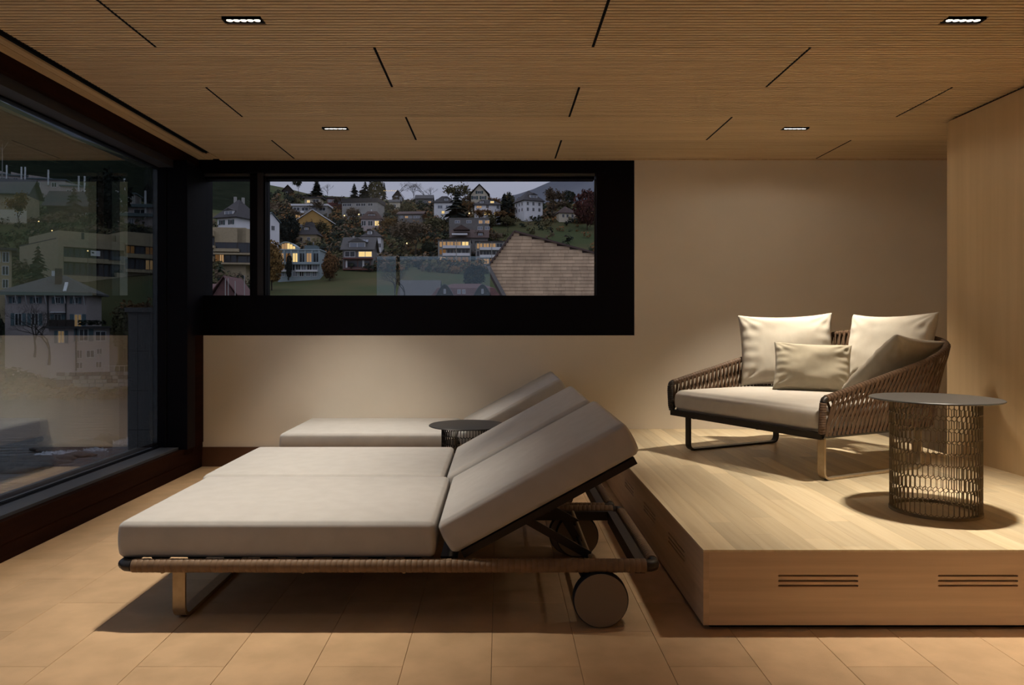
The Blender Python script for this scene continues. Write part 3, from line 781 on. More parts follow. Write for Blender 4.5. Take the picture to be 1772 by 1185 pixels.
tag(b.build('hillside_terrain', m_field, smooth=True), 'steep hillside of meadow and vineyard beyond the windows', kind='structure')
# ridge far behind, its haze painted into the pale grey
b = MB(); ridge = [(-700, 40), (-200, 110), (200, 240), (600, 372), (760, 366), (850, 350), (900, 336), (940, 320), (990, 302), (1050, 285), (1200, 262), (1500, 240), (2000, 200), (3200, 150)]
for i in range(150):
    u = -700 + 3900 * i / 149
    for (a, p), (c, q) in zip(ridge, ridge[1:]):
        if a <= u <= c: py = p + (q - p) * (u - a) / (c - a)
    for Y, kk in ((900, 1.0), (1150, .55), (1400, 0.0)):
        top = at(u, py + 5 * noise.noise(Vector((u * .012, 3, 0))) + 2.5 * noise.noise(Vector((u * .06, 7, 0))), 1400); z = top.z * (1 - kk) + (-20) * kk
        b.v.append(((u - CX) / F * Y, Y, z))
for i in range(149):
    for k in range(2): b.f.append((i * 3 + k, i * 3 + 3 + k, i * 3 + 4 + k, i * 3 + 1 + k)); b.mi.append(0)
tag(b.build('mountain_ridge', m_mtn, smooth=True), 'haze-coloured forested ridge behind the houses', kind='structure')

b = MB(); b.add([(-300, 3, -9), (300, 3, -9), (300, 101, -9), (-300, 101, -9)], [(0, 1, 2, 3)])
tag(b.build('river', m_water), 'dark river flowing past the side window', kind='structure')
def blob(rx, ry, rz, seed, amp=.35, n=14):
    v, f = [], []; off = Vector((seed * 7.3, seed * 3.1, seed * 1.7))
    for j in range(n + 1):
        for i in range(2 * n):
            t, p_ = PI * j / n, PI * i / n; d = Vector((math.sin(t) * math.cos(p_), math.sin(t) * math.sin(p_), math.cos(t)))
            k = 1 + amp * noise.noise(d * 1.7 + off) + amp * .4 * noise.noise(d * 5 + off); v.append((d.x * rx * k, d.y * ry * k, d.z * rz * k))
    for j in range(n):
        for i in range(2 * n): f.append((j * 2 * n + i, j * 2 * n + (i + 1) % (2 * n), (j + 1) * 2 * n + (i + 1) % (2 * n), (j + 1) * 2 * n + i))
    b = MB(); b.add(v, f); return b
def on_water(px, py): Y = (H + 9) * F / (py - CY); return Vector(((px - CX) / F * Y, Y, -9))
rk = [(105, 777, 2.2, .5, 'long flat rock at the weir under the villa'), (150, 772, 1.9, .55, 'rounded rock in the river beside the white water'), (188, 765, 1.3, .75, 'tall dark rock where the white water breaks'),
      (60, 800, 2.4, .45, 'low dark rock in front of the weir'), (20, 812, 2.6, .45, 'broad dark rock at the window edge of the river'), (95, 796, 1.5, .4, 'small dark rock in the rapids'), (135, 789, 1.2, .3, 'flat rock awash below the weir')]
for i, (px, py, rr, hh, lab) in enumerate(rk):
    q = on_water(px, py); o = blob(rr, rr * .6, hh, i + 1).build('river_rock', m_rock, smooth=True, loc=(q.x, q.y, -9)); tag(o, lab, 'rock', 'rocks in the river')
b = MB(); rg = random.Random(4)
for px, py, wd, n in ((212, 765, 16, 160), (110, 783, 30, 130), (165, 778, 22, 70), (75, 787, 12, 60), (70, 794, 25, 50), (30, 803, 25, 40)):
    for k in range(n):
        q = on_water(px + rg.gauss(0, wd * .5), py + rg.gauss(0, 1.6)); s = rg.uniform(.06, .2); h = rg.uniform(.03, .4 if px > 200 else .16)
        b.add([(q.x - s * 1.6, q.y, -9.02), (q.x + s * 1.6, q.y - s, -9.02), (q.x + s, q.y + s, -9.02), (q.x, q.y, -9 + h)], [(0, 1, 3), (1, 2, 3), (2, 0, 3)])
tag(b.build('river_foam', m_foam), 'white foam of the rapids below the villa', 'foam', kind='stuff')
b = MB(); rg = random.Random(14)
for k in range(230):
    u = rg.uniform(-120, 300); q = at(u, 690 - .025 * u, 100.5); r_ = rg.uniform(.25, .75)
    e = blob(r_, r_ * .8, r_ * .6, k, .4, 5); n0 = len(b.v)
    oy_ = rg.uniform(-.8, 2.2); b.v += [(x + q.x, y + 100.5 + oy_, z - 9 + .35 * oy_) for x, y, z in e.v]; b.f += [tuple(n0 + t for t in f) for f in e.f]; b.mi += [0] * len(e.f)
tag(b.build('river_bank_stones', m_rock, smooth=True), 'rough stones along the far river bank', 'bank', kind='stuff')

# ------------------------------------------------------------------ trees and shrubs
def conifer(h, r, seed, tiers=15):
    rg = random.Random(seed); b = MB(); b.tube([(0, 0, 0), (0, 0, h)], [r * .07, .03], 5)
    b.cur = 1
    for t in range(tiers):
        z = h * (.10 + .88 * t / tiers); R = r * (1 - t / tiers) ** .8 * rg.uniform(.85, 1.12) + .12
        for k in range(11):
            a = rg.uniform(0, 2 * PI); L = R * rg.uniform(.7, 1.12); dz = L * rg.uniform(.25, .5); w = L * .3 + .08
            d = Vector((math.cos(a), math.sin(a), 0)); s = Vector((-d.y, d.x, 0)); top = Vector((0, 0, z + h * .055))
            b.add([top, d * L * .6 + s * w + Vector((0, 0, z - dz * .4)), d * L + Vector((0, 0, z - dz)), d * L * .6 - s * w + Vector((0, 0, z - dz * .4))], [(0, 1, 2), (0, 2, 3)])
    return b.mesh('conifer', [m_bark, DARK])
def branches(b, p, d, L, r, depth, rg, tips, spread):
    q = p + d * L
    mid = p.lerp(q, .5) + Vector((rg.gauss(0, 1), rg.gauss(0, 1), rg.gauss(0, .6))) * L * .06
    b.tube([p, mid, q], [r, r * .8, r * .62], 3 if depth < 3 else 5, caps=False)
    if depth == 0: tips.append(q); return
    for k in range(rg.choice([2, 3, 3])):
        nd = (d + Vector((rg.gauss(0, spread), rg.gauss(0, spread), rg.gauss(.12, spread * .6)))).normalized()
        branches(b, q if k else p.lerp(q, rg.uniform(.7, 1)), nd, L * rg.uniform(.62, .82), r * .6, depth - 1, rg, tips, spread)
def tree(h, seed, leaves, leaf, spread=.55, depth=4, wide=1.0):
    rg = random.Random(seed); b = MB(); tips = []
    branches(b, Vector((0, 0, -.3)), Vector((0, 0, 1)), h * .25, h * .015, depth, rg, tips, spread)
    if leaves:
        b.cur = 1; zc = h * .60
        for k in range(leaves):
            c = rg.choice(tips) + Vector((rg.gauss(0, 1), rg.gauss(0, 1), rg.gauss(0, 1))) * h * .055
            s = leaf * rg.uniform(.6, 1.3); n1 = Vector((rg.gauss(0, 1), rg.gauss(0, 1), rg.gauss(0, 1))).normalized(); n2 = n1.orthogonal().normalized(); n3 = n1.cross(n2)
            b.add([c - n2 * s, c - n3 * s * .6, c + n2 * s, c + n3 * s * .6], [(0, 1, 2, 3)])
    zm = max(v[2] for v in b.v); k = h / zm; b.v = [(x * k * wide, y * k * wide, z * k) for x, y, z in b.v]
    return b.mesh('tree', [m_bark, OLIVE])
def crown(h, rx, seed, n, leaf, low=.12):
    """dense egg-shaped crown of leaves on a short stem"""
    rg = random.Random(seed); b = MB(); b.tube([(0, 0, -.5), (0, 0, h * .5)], [h * .022, h * .008], 5); b.cur = 1
    off = Vector((seed, seed * 2, 0))
    for k in range(n):
        d = Vector((rg.gauss(0, 1), rg.gauss(0, 1), rg.gauss(0, 1))).normalized(); rad = rg.uniform(.55, 1) ** .5 * (1 + .35 * noise.noise(d * 2.2 + off))
        c = Vector((d.x * rx * rad, d.y * rx * rad, h * (low + (1 - low) / 2) + d.z * h * (1 - low) / 2 * rad)); s = leaf * rg.uniform(.6, 1.3)
        n1 = (d + Vector((rg.gauss(0, .6), rg.gauss(0, .6), rg.gauss(0, .6)))).normalized(); n2 = n1.orthogonal().normalized(); n3 = n1.cross(n2)
        b.add([c - n2 * s, c - n3 * s * .7, c + n2 * s, c + n3 * s * .7], [(0, 1, 2, 3)])
    return b.mesh('tree', [m_bark, OLIVE])
MESH = {'conifer': [conifer(10, 2.6, 1), conifer(10, 2.0, 2), conifer(10, 3.2, 3, 12)],
        'bare': [tree(10, 11, 0, 0, .5, 6, 1.0), tree(10, 12, 0, 0, .62, 6, 1.15)],
        'leafy': [tree(10, 21, 900, .30, .5), tree(10, 22, 900, .30, .6, 4, 1.15)],
        'dense': [crown(10, 3.6, 31, 1500, .42), crown(10, 3.0, 32, 1500, .40), crown(10, 4.6, 33, 1600, .45)],
        'column': [crown(10, 2.1, 41, 1300, .36, .04)]}
def plant(name, kind, var, px, Y, h, mat, label, group, py=None, wide=1.0):
    X = (px - CX) / F * Y; z = ground(X, Y) if py is None else at(px, py, Y).z
    o = link(name, MESH[kind][var], None, (X, Y, z - .2), (0, 0, (px * 1.7 + Y) % 6.28))
    o.scale = (h / 10 * wide, h / 10 * wide, h / 10)
    o.material_slots[1].link = 'OBJECT'; o.material_slots[1].material = mat
    if kind == 'bare': o.material_slots[1].material = m_bark
    tag(o, label, 'tree' if name.endswith('tree') else 'shrub', group)
    return o
G1, G2 = 'trees on the skyline', 'trees among the hillside houses'
def mh(px_h, Y): return px_h * Y / F
plant('pine_tree', 'leafy', 0, 516, 410, mh(26, 410), GREEN, 'small round pine alone on the skyline beside the dark chalet', G1, 333)
plant('spruce_tree', 'conifer', 0, 548, 400, mh(34, 400), DARK, 'tall dark spruce on the skyline above the cream house', G1, 343, 2.0)
plant('bare_tree', 'bare', 0, 567, 400, mh(26, 400), m_bark, 'thin bare tree beside the tall skyline spruce', G1, 342)
plant('spruce_tree', 'conifer', 1, 613, 400, mh(28, 400), DARK, 'short dark spruce above the grey apartment block roof', G1, 344, 2.0)
plant('spruce_tree', 'conifer', 2, 632, 400, mh(34, 400), DARK, 'broad dark spruce left of the olive skyline tree', G1, 346, 1.6)
plant('broad_tree', 'dense', 1, 651, 398, mh(38, 398), OLIVE, 'big olive-brown tree in front of the skyline spruces', G1, 348, 1.25)
plant('spruce_tree', 'conifer', 1, 665, 405, mh(32, 405), DARK, 'dark spruce tip showing right of the olive skyline tree', G1, 346)
for px, hh, v, lab in ((688, 36, 1, 'wide bare tree directly behind the dark gabled skyline house'), (716, 34, 0, 'bare tree second from the dark gabled house in the skyline row'), (734, 33, 1, 'bare tree third from the dark gabled house in the skyline row'), (745, 26, 0, 'lowest bare tree at the end of the skyline row')):
    plant('bare_tree', 'bare', v, px, 405, mh(hh, 405), m_bark, lab, 'bare trees in the skyline row', 348, 1.25)
plant('broad_tree', 'leafy', 1, 784, 345, mh(50, 345), OLIVE, 'tall brownish tree crown rising behind the dark spruce', G1, 364, 1.0)
plant('spruce_tree', 'conifer', 2, 790, 320, mh(62, 320), DARK, 'large dark spruce between the two white houses', G2, 388, 1.5)
plant('spruce_tree', 'conifer', 0, 873, 318, mh(54, 318), DARK, 'dark spruce right of the white house with lit rooms', G2, 386, 1.5)
plant('spruce_tree', 'conifer', 1, 882, 322, mh(57, 322), DARK, 'slim spruce tip beside the big hipped white house', G2, 386, 1.2)
plant('larch_tree', 'leafy', 0, 957, 335, mh(52, 335), BROWN, 'tall brown larch behind the small cream house', G2, 374, 1.05)
plant('beech_tree', 'dense', 2, 1016, 320, mh(68, 320), RED, 'dark red beech at the window edge', G2, 396, .72)
plant('golden_tree', 'dense', 1, 470, 200, mh(80, 200), GOLD, 'golden autumn tree beside the mullion', G2, 497, .8)
plant('rust_tree', 'dense', 0, 571, 222, mh(48, 222), RUST, 'rust-brown tree between the blue house and the brown house', G2, 486, .85)
plant('gold_tree', 'leafy', 1, 676, 285, mh(36, 285), GOLD, 'orange-gold tree below the low grey house', G2, 408, .9)
plant('brown_tree', 'leafy', 0, 612, 312, mh(38, 312), BROWN, 'brown tree in front of the grey apartment block', G2, 394, .95)
plant('brown_tree', 'leafy', 1, 720, 262, mh(66, 262), BROWN, 'broad brown tree left of the balcony apartments', G2, 442, 1.15)
plant('brown_tree', 'leafy', 0, 698, 268, mh(52, 268), BROWN, 'loose brown tree beside the broad one in the middle', G2, 440, 1.0)
plant('brown_tree', 'leafy', 1, 752, 275, mh(56, 275), OLIVE, 'olive-brown tree behind the balcony apartments', G2, 424, 1.0)
plant('conifer_tree', 'dense', 0, 500, 262, mh(56, 262), DARK, 'dark evergreen left of the yellow gabled house', G2, 428, .9)
plant('conifer_tree', 'column', 0, 500, 224, mh(44, 224), DARK, 'dark clipped cypress in front of the blue-grey house', G2, 482, .55)
plant('bare_tree', 'bare', 1, 552, 270, mh(50, 270), m_bark, 'bare tree in front of the yellow gabled house', G2, 428, 1.1)
plant('bare_tree', 'bare', 0, 683, 110, mh(64, 110), m_bark, 'dark bare tree behind the glass balustrade', G2, 521, 1.2)
plant('bare_tree', 'bare', 1, 700, 112, mh(58, 112), m_bark, 'second bare tree behind the glass balustrade post gap', G2, 521, 1.2)
plant('broad_tree', 'dense', 2, 820, 150, mh(44, 150), DARK, 'dark green tree left of the shingled gable', G2, 500, .9)
plant('bare_tree', 'bare', 0, 60, 104, mh(95, 104), m_bark, 'bare spreading tree in front of the villa', G2, 612, 1.25)
plant('bare_tree', 'bare', 1, 85, 103, mh(85, 103), m_bark, 'lower bare tree beside the spreading one at the villa', G2, 625, 1.1)
plant('conifer_tree', 'conifer', 2, 66, 133, mh(75, 133), GREEN, 'green fir in front of the tan building wall', G2, 495, 1.15)
plant('broad_tree', 'dense', 0, 188, 190, mh(98, 190), DARK, 'big dark tree above the tan apartment building', G2, 395, .95)
plant('conifer_tree', 'conifer', 2, 128, 200, mh(72, 200), DARK, 'dark fir beside the dark timber chalet', G2, 392, 1.3)
plant('conifer_tree', 'column', 0, 256, 300, mh(44, 300), DARK, 'dark poplar above the pale terraced houses', G2, 362, .8)
plant('gold_tree', 'leafy', 0, 32, 178, mh(62, 178), GOLD, 'yellowish tree in front of the ochre farmhouse', G2, 392, .85)
plant('rust_tree', 'dense', 1, 215, 116, mh(84, 116), OLIVE, 'brownish tree right of the villa', G2, 612, .8)
plant('rust_tree', 'leafy', 1, 235, 118, mh(95, 118), RUST, 'rust-tinged tree behind the stone pier', G2, 605, .9)
plant('broad_tree', 'dense', 1, 208, 150, mh(60, 150), GREEN, 'dark round tree under the lit corner of the tan building', G2, 520, .85)
plant('broad_tree', 'dense', 1, -20, 112, mh(120, 112), GREEN, 'dark evergreen at the window edge beside the villa', G2, 640, .6)
rg = random.Random(77)
for k in range(60):                                   # scattered trees that nothing tells apart
    px = rg.uniform(455, 1030); Y = rg.uniform(262, 395)
    if 650 < px and px > 890 and Y < 330: continue
    kind, mat = rg.choice([('leafy', BROWN), ('leafy', OLIVE), ('dense', GREEN), ('dense', OLIVE), ('leafy', RUST), ('bare', m_bark)])
    nm = {id(BROWN): 'brown', id(OLIVE): 'olive-green', id(GREEN): 'dark green', id(RUST): 'rust-red', id(m_bark): 'leafless'}[id(mat)]
    wh = 'on the upper hillside' if Y > 335 else 'lower on the hillside'
    sd = 'toward the mullion' if px < 640 else 'in the middle of the slope' if px < 830 else 'toward the shingled gable'
    plant('garden_tree', kind, rg.randrange(2), px, Y, rg.uniform(5, 9), mat, '%s garden tree between houses %s %s' % (nm, wh, sd), 'garden trees on the hillside', None, rg.uniform(.9, 1.3))
# undergrowth, hedges and bank vegetation nobody could count
def scatter(name, label, n, seed, region, size, mats, dens=None):
    rg = random.Random(seed); b = MB()
    for k in range(n):
        for _ in range(30):
            u = rg.uniform(region[0], region[1]); Y = rg.uniform(region[2], region[3])
            if dens is None or rg.random() < dens(u, Y): break
        X = (u - CX) / F * Y; z = ground(X, Y); s = rg.uniform(size[0], size[1]); b.cur = rg.randrange(len(mats))
        for q in range(22):
            d = Vector((rg.gauss(0, 1), rg.gauss(0, 1), rg.gauss(0, 1))).normalized(); c = Vector((X, Y, z + s * .45)) + Vector((d.x, d.y, d.z * .8)) * s * rg.uniform(.3, .75)
            n1 = (d + Vector((0, -.3, .3))).normalized(); n2 = n1.orthogonal().normalized() * s * rg.uniform(.14, .27); n3 = n1.cross(n2) * .7
            b.add([c - n2, c - n3, c + n2, c + n3], [(0, 1, 2, 3)])
    tag(b.build(name, mats), label, 'undergrowth', kind='stuff')
scatter('hillside_undergrowth', 'brown and olive undergrowth between the hillside houses', 2600, 8, (440, 1040, 236, 400), (1.2, 3.6), [BROWN, OLIVE, GREEN, RUST, DARK],
        lambda u, Y: .08 if (u > 855 and Y < 330) else .5 if Y > 360 else 1)
scatter('slope_undergrowth', 'dark undergrowth on the slope between villa and tan building', 1500, 9, (-120, 440, 106, 260), (.7, 2.4), [GREEN, OLIVE, DARK, BROWN], lambda u, Y: 0 if (60 < u < 225 and Y < 131) or (95 < u < 300 and 131 < Y < 160) else 1 if Y < 200 else .35)
scatter('bank_undergrowth', 'brown shrubs along the far river bank below the villa', 900, 10, (-120, 260, 100, 111), (.4, 1.3), [BROWN, OLIVE, BROWN, RUST], lambda u, Y: 0 if (95 < u and Y > 103.5) else .35 if u > 130 else 1)
b = MB(); rg = random.Random(3)
for k in range(26):
    for i in range(40):
        u = -60 + 12.5 * i; Y = 300 + 7.5 * k; X = (u - CX) / F * Y; z = ground(X, Y)
        X2 = (u + 12.5 - CX) / F * Y; z2 = ground(X2, Y)
        b.hexa([(X, Y - .4, z - .4), (X2, Y - .4, z2 - .4), (X2, Y + .4, z2 - .4), (X, Y + .4, z - .4), (X, Y - .3, z + 1.3 + rg.uniform(-.2, .2)), (X2, Y - .3, z2 + 1.3), (X2, Y + .3, z2 + 1.3), (X, Y + .3, z + 1.3)])
tag(b.build('vineyard_rows', GREEN), 'rows of vines across the upper slope', 'vineyard', kind='stuff')

# ------------------------------------------------------------------ houses of the hillside
m_hw = M('white_render', (0.80, 0.80, 0.80), (0.74, 0.74, 0.75), rough=.9, nscale=.6)
m_hc = M('cream_render', (0.66, 0.59, 0.44), (0.60, 0.53, 0.40), rough=.9, nscale=.6)
m_hg = M('grey_render', (0.36, 0.35, 0.32), (0.32, 0.31, 0.285), rough=.9, nscale=.6)
m_hd = M('dark_grey_render', (0.19, 0.18, 0.165), (0.165, 0.155, 0.145), rough=.9, nscale=.6)
m_hy = M('ochre_render', (0.50, 0.30, 0.09), (0.44, 0.26, 0.08), rough=.9, nscale=.6)
m_ho = M('sand_render', (0.44, 0.35, 0.21), (0.38, 0.30, 0.18), rough=.9, nscale=.6)
m_ht = M('tan_concrete', (0.40, 0.325, 0.205), (0.345, 0.28, 0.175), rough=.9, nscale=2.5, detail=8)
m_hp = M('pink_render', (0.50, 0.42, 0.40), (0.46, 0.385, 0.365), rough=.9, nscale=.6)
m_hb = M('blue_grey_steel', (0.33, 0.40, 0.42), (0.29, 0.36, 0.38), rough=.6)
m_wood = M('dark_timber', (0.045, 0.032, 0.024), (0.035, 0.025, 0.02), rough=.9, scale=(6, 6, 1), nscale=1)
m_red = M('red_timber', (0.16, 0.055, 0.045), rough=.8)
m_rd = M('dark_slate_roof', (0.055, 0.050, 0.050), (0.042, 0.038, 0.038), rough=.8, nscale=1.5)
m_rg = M('grey_slate_roof', (0.10, 0.095, 0.09), (0.08, 0.076, 0.072), rough=.8, nscale=1.5)
m_rb = M('brown_tile_roof', (0.10, 0.062, 0.050), (0.075, 0.048, 0.04), rough=.85, nscale=1.5)
m_rr = M('red_tile_roof', (0.13, 0.060, 0.055), (0.10, 0.048, 0.045), rough=.85, nscale=1.5)
m_rt = M('teal_metal_roof', (0.10, 0.14, 0.15), rough=.6)
m_fr = M('white_window_frame', (0.62, 0.62, 0.62), rough=.6)
m_pd = M('dark_window_pane', (0.022, 0.027, 0.034), rough=.12, spec=.6)
m_pb = M('blue_window_pane', (0.20, 0.22, 0.26), rough=.2, spec=.6)
m_sh = M('green_shutter', (0.045, 0.085, 0.085), rough=.7)
m_shb = M('blue_shutter', (0.11, 0.17, 0.19), rough=.7)
m_lit = emitter('lit_room', (1.0, 0.66, 0.26), 1.15)
m_lit2 = emitter('lit_room_soft', (1.0, 0.55, 0.25), .42)
m_lit3 = emitter('lit_room_dim', (1.0, 0.45, 0.16), .16)
m_bulb = emitter('street_lamp', (1.0, 0.62, 0.25), 3.0)
PANE = {0: m_pd, 1: m_lit, 2: m_lit2, 3: m_lit3, 4: m_pb}

def win(root, x, z, w, h, lit=0, y=0.0, fr=None, shutter=None, bars=True):
    """window centred at x, sill z; sub-part pane"""
    f = MB(); t = max(.05, min(w, h) * .09)
    f.box(x - w / 2, x + w / 2, y - .06, y + .02, z, z + t); f.box(x - w / 2, x + w / 2, y - .06, y + .02, z + h - t, z + h)
    f.box(x - w / 2, x - w / 2 + t, y - .06, y + .02, z + t, z + h - t); f.box(x + w / 2 - t, x + w / 2, y - .06, y + .02, z + t, z + h - t)
    if bars: f.box(x - t / 2, x + t / 2, y - .055, y + .02, z + t, z + h - t)
    wo = f.build('window', fr or m_fr, root)
    MB().box(x - w / 2 + t, x + w / 2 - t, y - .03, y + .015, z + t, z + h - t).build('pane', PANE[lit], wo)
    if shutter:
        for s in (-1, 1): MB().box(x + s * (w / 2 + w * .28) - w * .25, x + s * (w / 2 + w * .28) + w * .25, y - .07, y + .01, z, z + h).build('shutter', shutter, wo)
    return wo

def roof_mesh(b, kind, w, d, z, rh, ov):
    x, y0, y1 = w / 2 + ov, -ov, d + ov; t = .22
    if kind == 'gable':            # ridge along the facade
        ym = d / 2
        b.hexa([(-x, y0, z), (x, y0, z), (x, ym, z + rh), (-x, ym, z + rh), (-x, y0, z + t), (x, y0, z + t), (x, ym, z + rh + t), (-x, ym, z + rh + t)])
        b.hexa([(-x, ym, z + rh), (x, ym, z + rh), (x, y1, z), (-x, y1, z), (-x, ym, z + rh + t), (x, ym, z + rh + t), (x, y1, z + t), (-x, y1, z + t)])
        b.prism([(0, z), (d, z), (d / 2, z + rh * .96)], 'x', -w / 2 + .01, w / 2 - .01)
    elif kind == 'front':          # ridge along the depth, gable towards the valley
        for s in (-1, 1):
            b.hexa([(s * x, y0, z), (0, y0, z + rh), (0, y1, z + rh), (s * x, y1, z), (s * x, y0, z + t), (0, y0, z + rh + t), (0, y1, z + rh + t), (s * x, y1, z + t)])
    elif kind == 'hip':
        r = max(0, w / 2 - d / 2 * .9); ym = d / 2; rx = max(r, .3)
        v = [(-x, y0, z), (x, y0, z), (x, y1, z), (-x, y1, z), (-rx, ym, z + rh), (rx, ym, z + rh), (-x, y0, z - t), (x, y0, z - t), (x, y1, z - t), (-x, y1, z - t)]
        b.add(v, [(0, 1, 5, 4), (1, 2, 5), (2, 3, 4, 5), (3, 0, 4), (0, 6, 7, 1), (1, 7, 8, 2), (2, 8, 9, 3), (3, 9, 6, 0), (6, 9, 8, 7)])
    elif kind == 'mansard':
        i = rh * .45; q = .62
        ring = [(-x, y0, z), (x, y0, z), (x, y1, z), (-x, y1, z)]; r2 = [(-x + i, y0 + i, z + rh * q), (x - i, y0 + i, z + rh * q), (x - i, y1 - i, z + rh * q), (-x + i, y1 - i, z + rh * q)]
        k = min(w, d) * .42; r3 = [(-x + k, y0 + k, z + rh), (x - k, y0 + k, z + rh), (x - k, y1 - k, z + rh), (-x + k, y1 - k, z + rh)]
        v = ring + r2 + r3; f = [(3, 2, 1, 0), (8, 9, 10, 11)]
        for o in (0, 4):
            for s in range(4): f.append((o + s, o + (s + 1) % 4, o + 4 + (s + 1) % 4, o + 4 + s))
        b.add(v, f)
    else: b.box(-x, x, y0, y1, z, z + rh)
    return b

def house(name, label, px0, px1, py_eave, py_base, Y, roof, py_top, wall, rmat, d=None, rot=0.0, ov=.5, rows=(), side=(), chim=(), dorm=(), group='hillside houses', shut=None, fr=None):
    """facade from px0..px1, seen from the room at distance Y; rows: (height fraction, win w, win h, [(x fraction, lit)...])"""
    s = Y / F; w = (px1 - px0) * s; h = (py_base - py_eave) * s; c = at((px0 + px1) / 2, py_base, Y); d = d or w * .8; rh = (py_eave - py_top) * s
    root = tag(empty(name, (c.x, c.y, c.z), math.radians(rot)), label, 'house', group)
    wl_ = MB().box(-w / 2, w / 2, 0, d, -6, h)
    if roof == 'front': wl_.prism([(-w / 2, h), (w / 2, h), (0, h + rh * .97)], 'y', 0, d)
    wl_.build('wall', wall, root)
    if roof: roof_mesh(MB(), roof, w, d, h, max(rh, .25), ov).build('roof', rmat, root)
    for zf, ww, wh, xs in rows:
        for xf, lit in xs: win(root, (xf - .5) * w, zf * h, ww, wh, lit, 0, fr, shut)
    for zf, ww, wh, xs in side:                                   # windows of the left flank
        for yf, lit in xs:
            o = win(root, 0, zf * h, ww, wh, lit, 0, fr, shut); o.rotation_euler = (0, 0, -PI / 2); o.location = (-w / 2, yf * d, 0)
    for xf, yf, ch in chim: MB().box(xf * w - .35, xf * w + .35, yf * d - .35, yf * d + .35, h, h + rh + ch).build('chimney', m_hg, root)
    for xf, zf, ww, wh, lit in dorm:                              # dormer on the front slope
        x0, z0 = (xf - .5) * w, h + zf * rh; y0 = zf * (d / 2 + ov) * .8 - ov * .5
        dm = MB().box(x0 - ww / 2 - .2, x0 + ww / 2 + .2, y0, y0 + d * .3, z0 - .1, z0 + wh + .15).build('dormer', wall, root)
        MB().prism([(x0 - ww / 2 - .5, z0 + wh + .15), (x0 + ww / 2 + .5, z0 + wh + .15), (x0, z0 + wh + .15 + ww * .28)], 'y', y0 - .3, y0 + d * .35).build('dormer_roof', rmat, dm)
        win(root, x0, z0, ww, wh, lit, y0, fr)
    return root
def balcony(root, x0, x1, z, m, depth=1.3, hgt=.9, y=0.0):
    b = MB().box(x0, x1, y - depth, y, z - .2, z); b.box(x0, x1, y - depth, y - depth + .12, z, z + hgt); b.build('balcony', m, root)

R3 = lambda z, w, h, *x: (z, w, h, [(q if isinstance(q, tuple) else (q, 0)) for q in x])
house('timber_chalet', 'dark chalet roof on the skyline beside a lone pine', 489, 507, 331, 338, 405, 'front', 320, m_wood, m_rd, rot=12, rows=[R3(.3, 1.2, 1.2, .4)])
house('flat_roof_house', 'small cream flat-roofed house with a lit window below the tall spruce', 527, 555, 343, 353, 362, 'flat', 341, m_hc, m_rd, ov=1.2, rows=[R3(.2, 1.6, 1.4, (.24, 1)), R3(.25, 3, 1.6, .7)])
h_ = house('terrace_house', 'white modern house of stepped terraces with long white roof slab', 506, 566, 356, 380, 332, 'flat', 353, m_hg, m_hw, ov=.6, d=9, rows=[R3(.62, 3.0, 1.7, .12, .36, (.62, 4), .86), R3(.10, 2.4, 1.6, (.15, 2), (.35, 1))])
balcony(h_, -7.8, -2.2, 2.9, m_hw, 1.6, .8)
house('gabled_house', 'ochre house with a steep gable facing the valley', 514, 568, 382, 402, 292, 'front', 363, m_hy, m_hw, d=10, ov=.6, rows=[R3(.35, 1.2, 1.5, .15, .3, .7, .85)])
house('flat_roof_house', 'low red-brown flat-roofed house left of the grey block', 566, 592, 343, 354, 372, 'flat', 341, m_red, m_rd, rows=[R3(.35, 2, 1.5, (.18, 4), (.5, 4)), R3(.1, 2.2, 2.4, (.88, 4))])
h_ = house('apartment_block', 'large grey apartment block with a dark roof storey', 591, 654, 350, 392, 335, 'flat', 343, m_hg, m_rd, d=12, rot=-6, ov=.4, rows=[R3(.84, 2.2, 1.3, .08, .2, .46, .60, .8), R3(.40, 3, 1.6, .58, (.74, 4))])
MB().box(5.2, 5.6, -.3, 0, 1, 7.5).build('drain_pipe', m_hw, h_)
house('mansard_house', 'brown mansard-roofed house with one bright lit window', 625, 660, 379, 395, 302, 'mansard', 364, m_hp, m_rb, ov=.5, rows=[R3(.25, 2.0, 2.2, .12, .45, (.78, 1))], dorm=[(.5, .28, 2.6, 1.0, 4)])
h_ = house('gabled_house', 'dark gabled house under a string of lights', 680, 697, 341, 350, 392, 'front', 329, m_wood, m_rb, rows=[R3(.5, 1.5, 2.0, (.35, 4)), R3(.2, 1.4, 2.4, (.8, 4))])
house('low_house', 'low grey house in the trees below the string of lights', 674, 691, 350, 363, 372, 'gable', 345, m_hc, m_rg, rows=[R3(.2, 1.6, 2, .5)])
house('low_house', 'wide grey-roofed bungalow with an amber window under bare trees', 719, 748, 344, 353, 394, 'gable', 336, m_hd, m_rg, rows=[R3(.2, 1.5, 1.0, (.85, 2), (.55, 0))])
house('low_house', 'long brown-roofed house with a band of small windows', 688, 732, 371, 388, 315, 'gable', 364, m_hd, m_rb, rot=-4, rows=[R3(.62, 1.4, 1.0, (.15, 4), (.35, 2), (.5, 4), (.68, 4), (.82, 4))])
house('white_house', 'white house with dark hipped roof left of the big spruce', 751, 786, 350, 371, 335, 'hip', 337, m_hw, m_rd, rows=[R3(.48, 2.2, 1.5, (.3, 4), (.7, 4)), R3(.05, 1.4, 1.4, (.45, 1))], dorm=[(.6, .25, 1.3, 1.0, 4)])
house('gabled_house', 'tall cream house with a pointed gable on the skyline', 815, 844, 337, 358, 352, 'front', 319, m_hc, m_rd, ov=1.0, d=9, shut=m_sh, rows=[R3(.62, 1.5, 1.6, .22, .72), R3(1.08, 1.7, 1.4, .5), R3(.1, 1.3, 1.5, .3, .75)])
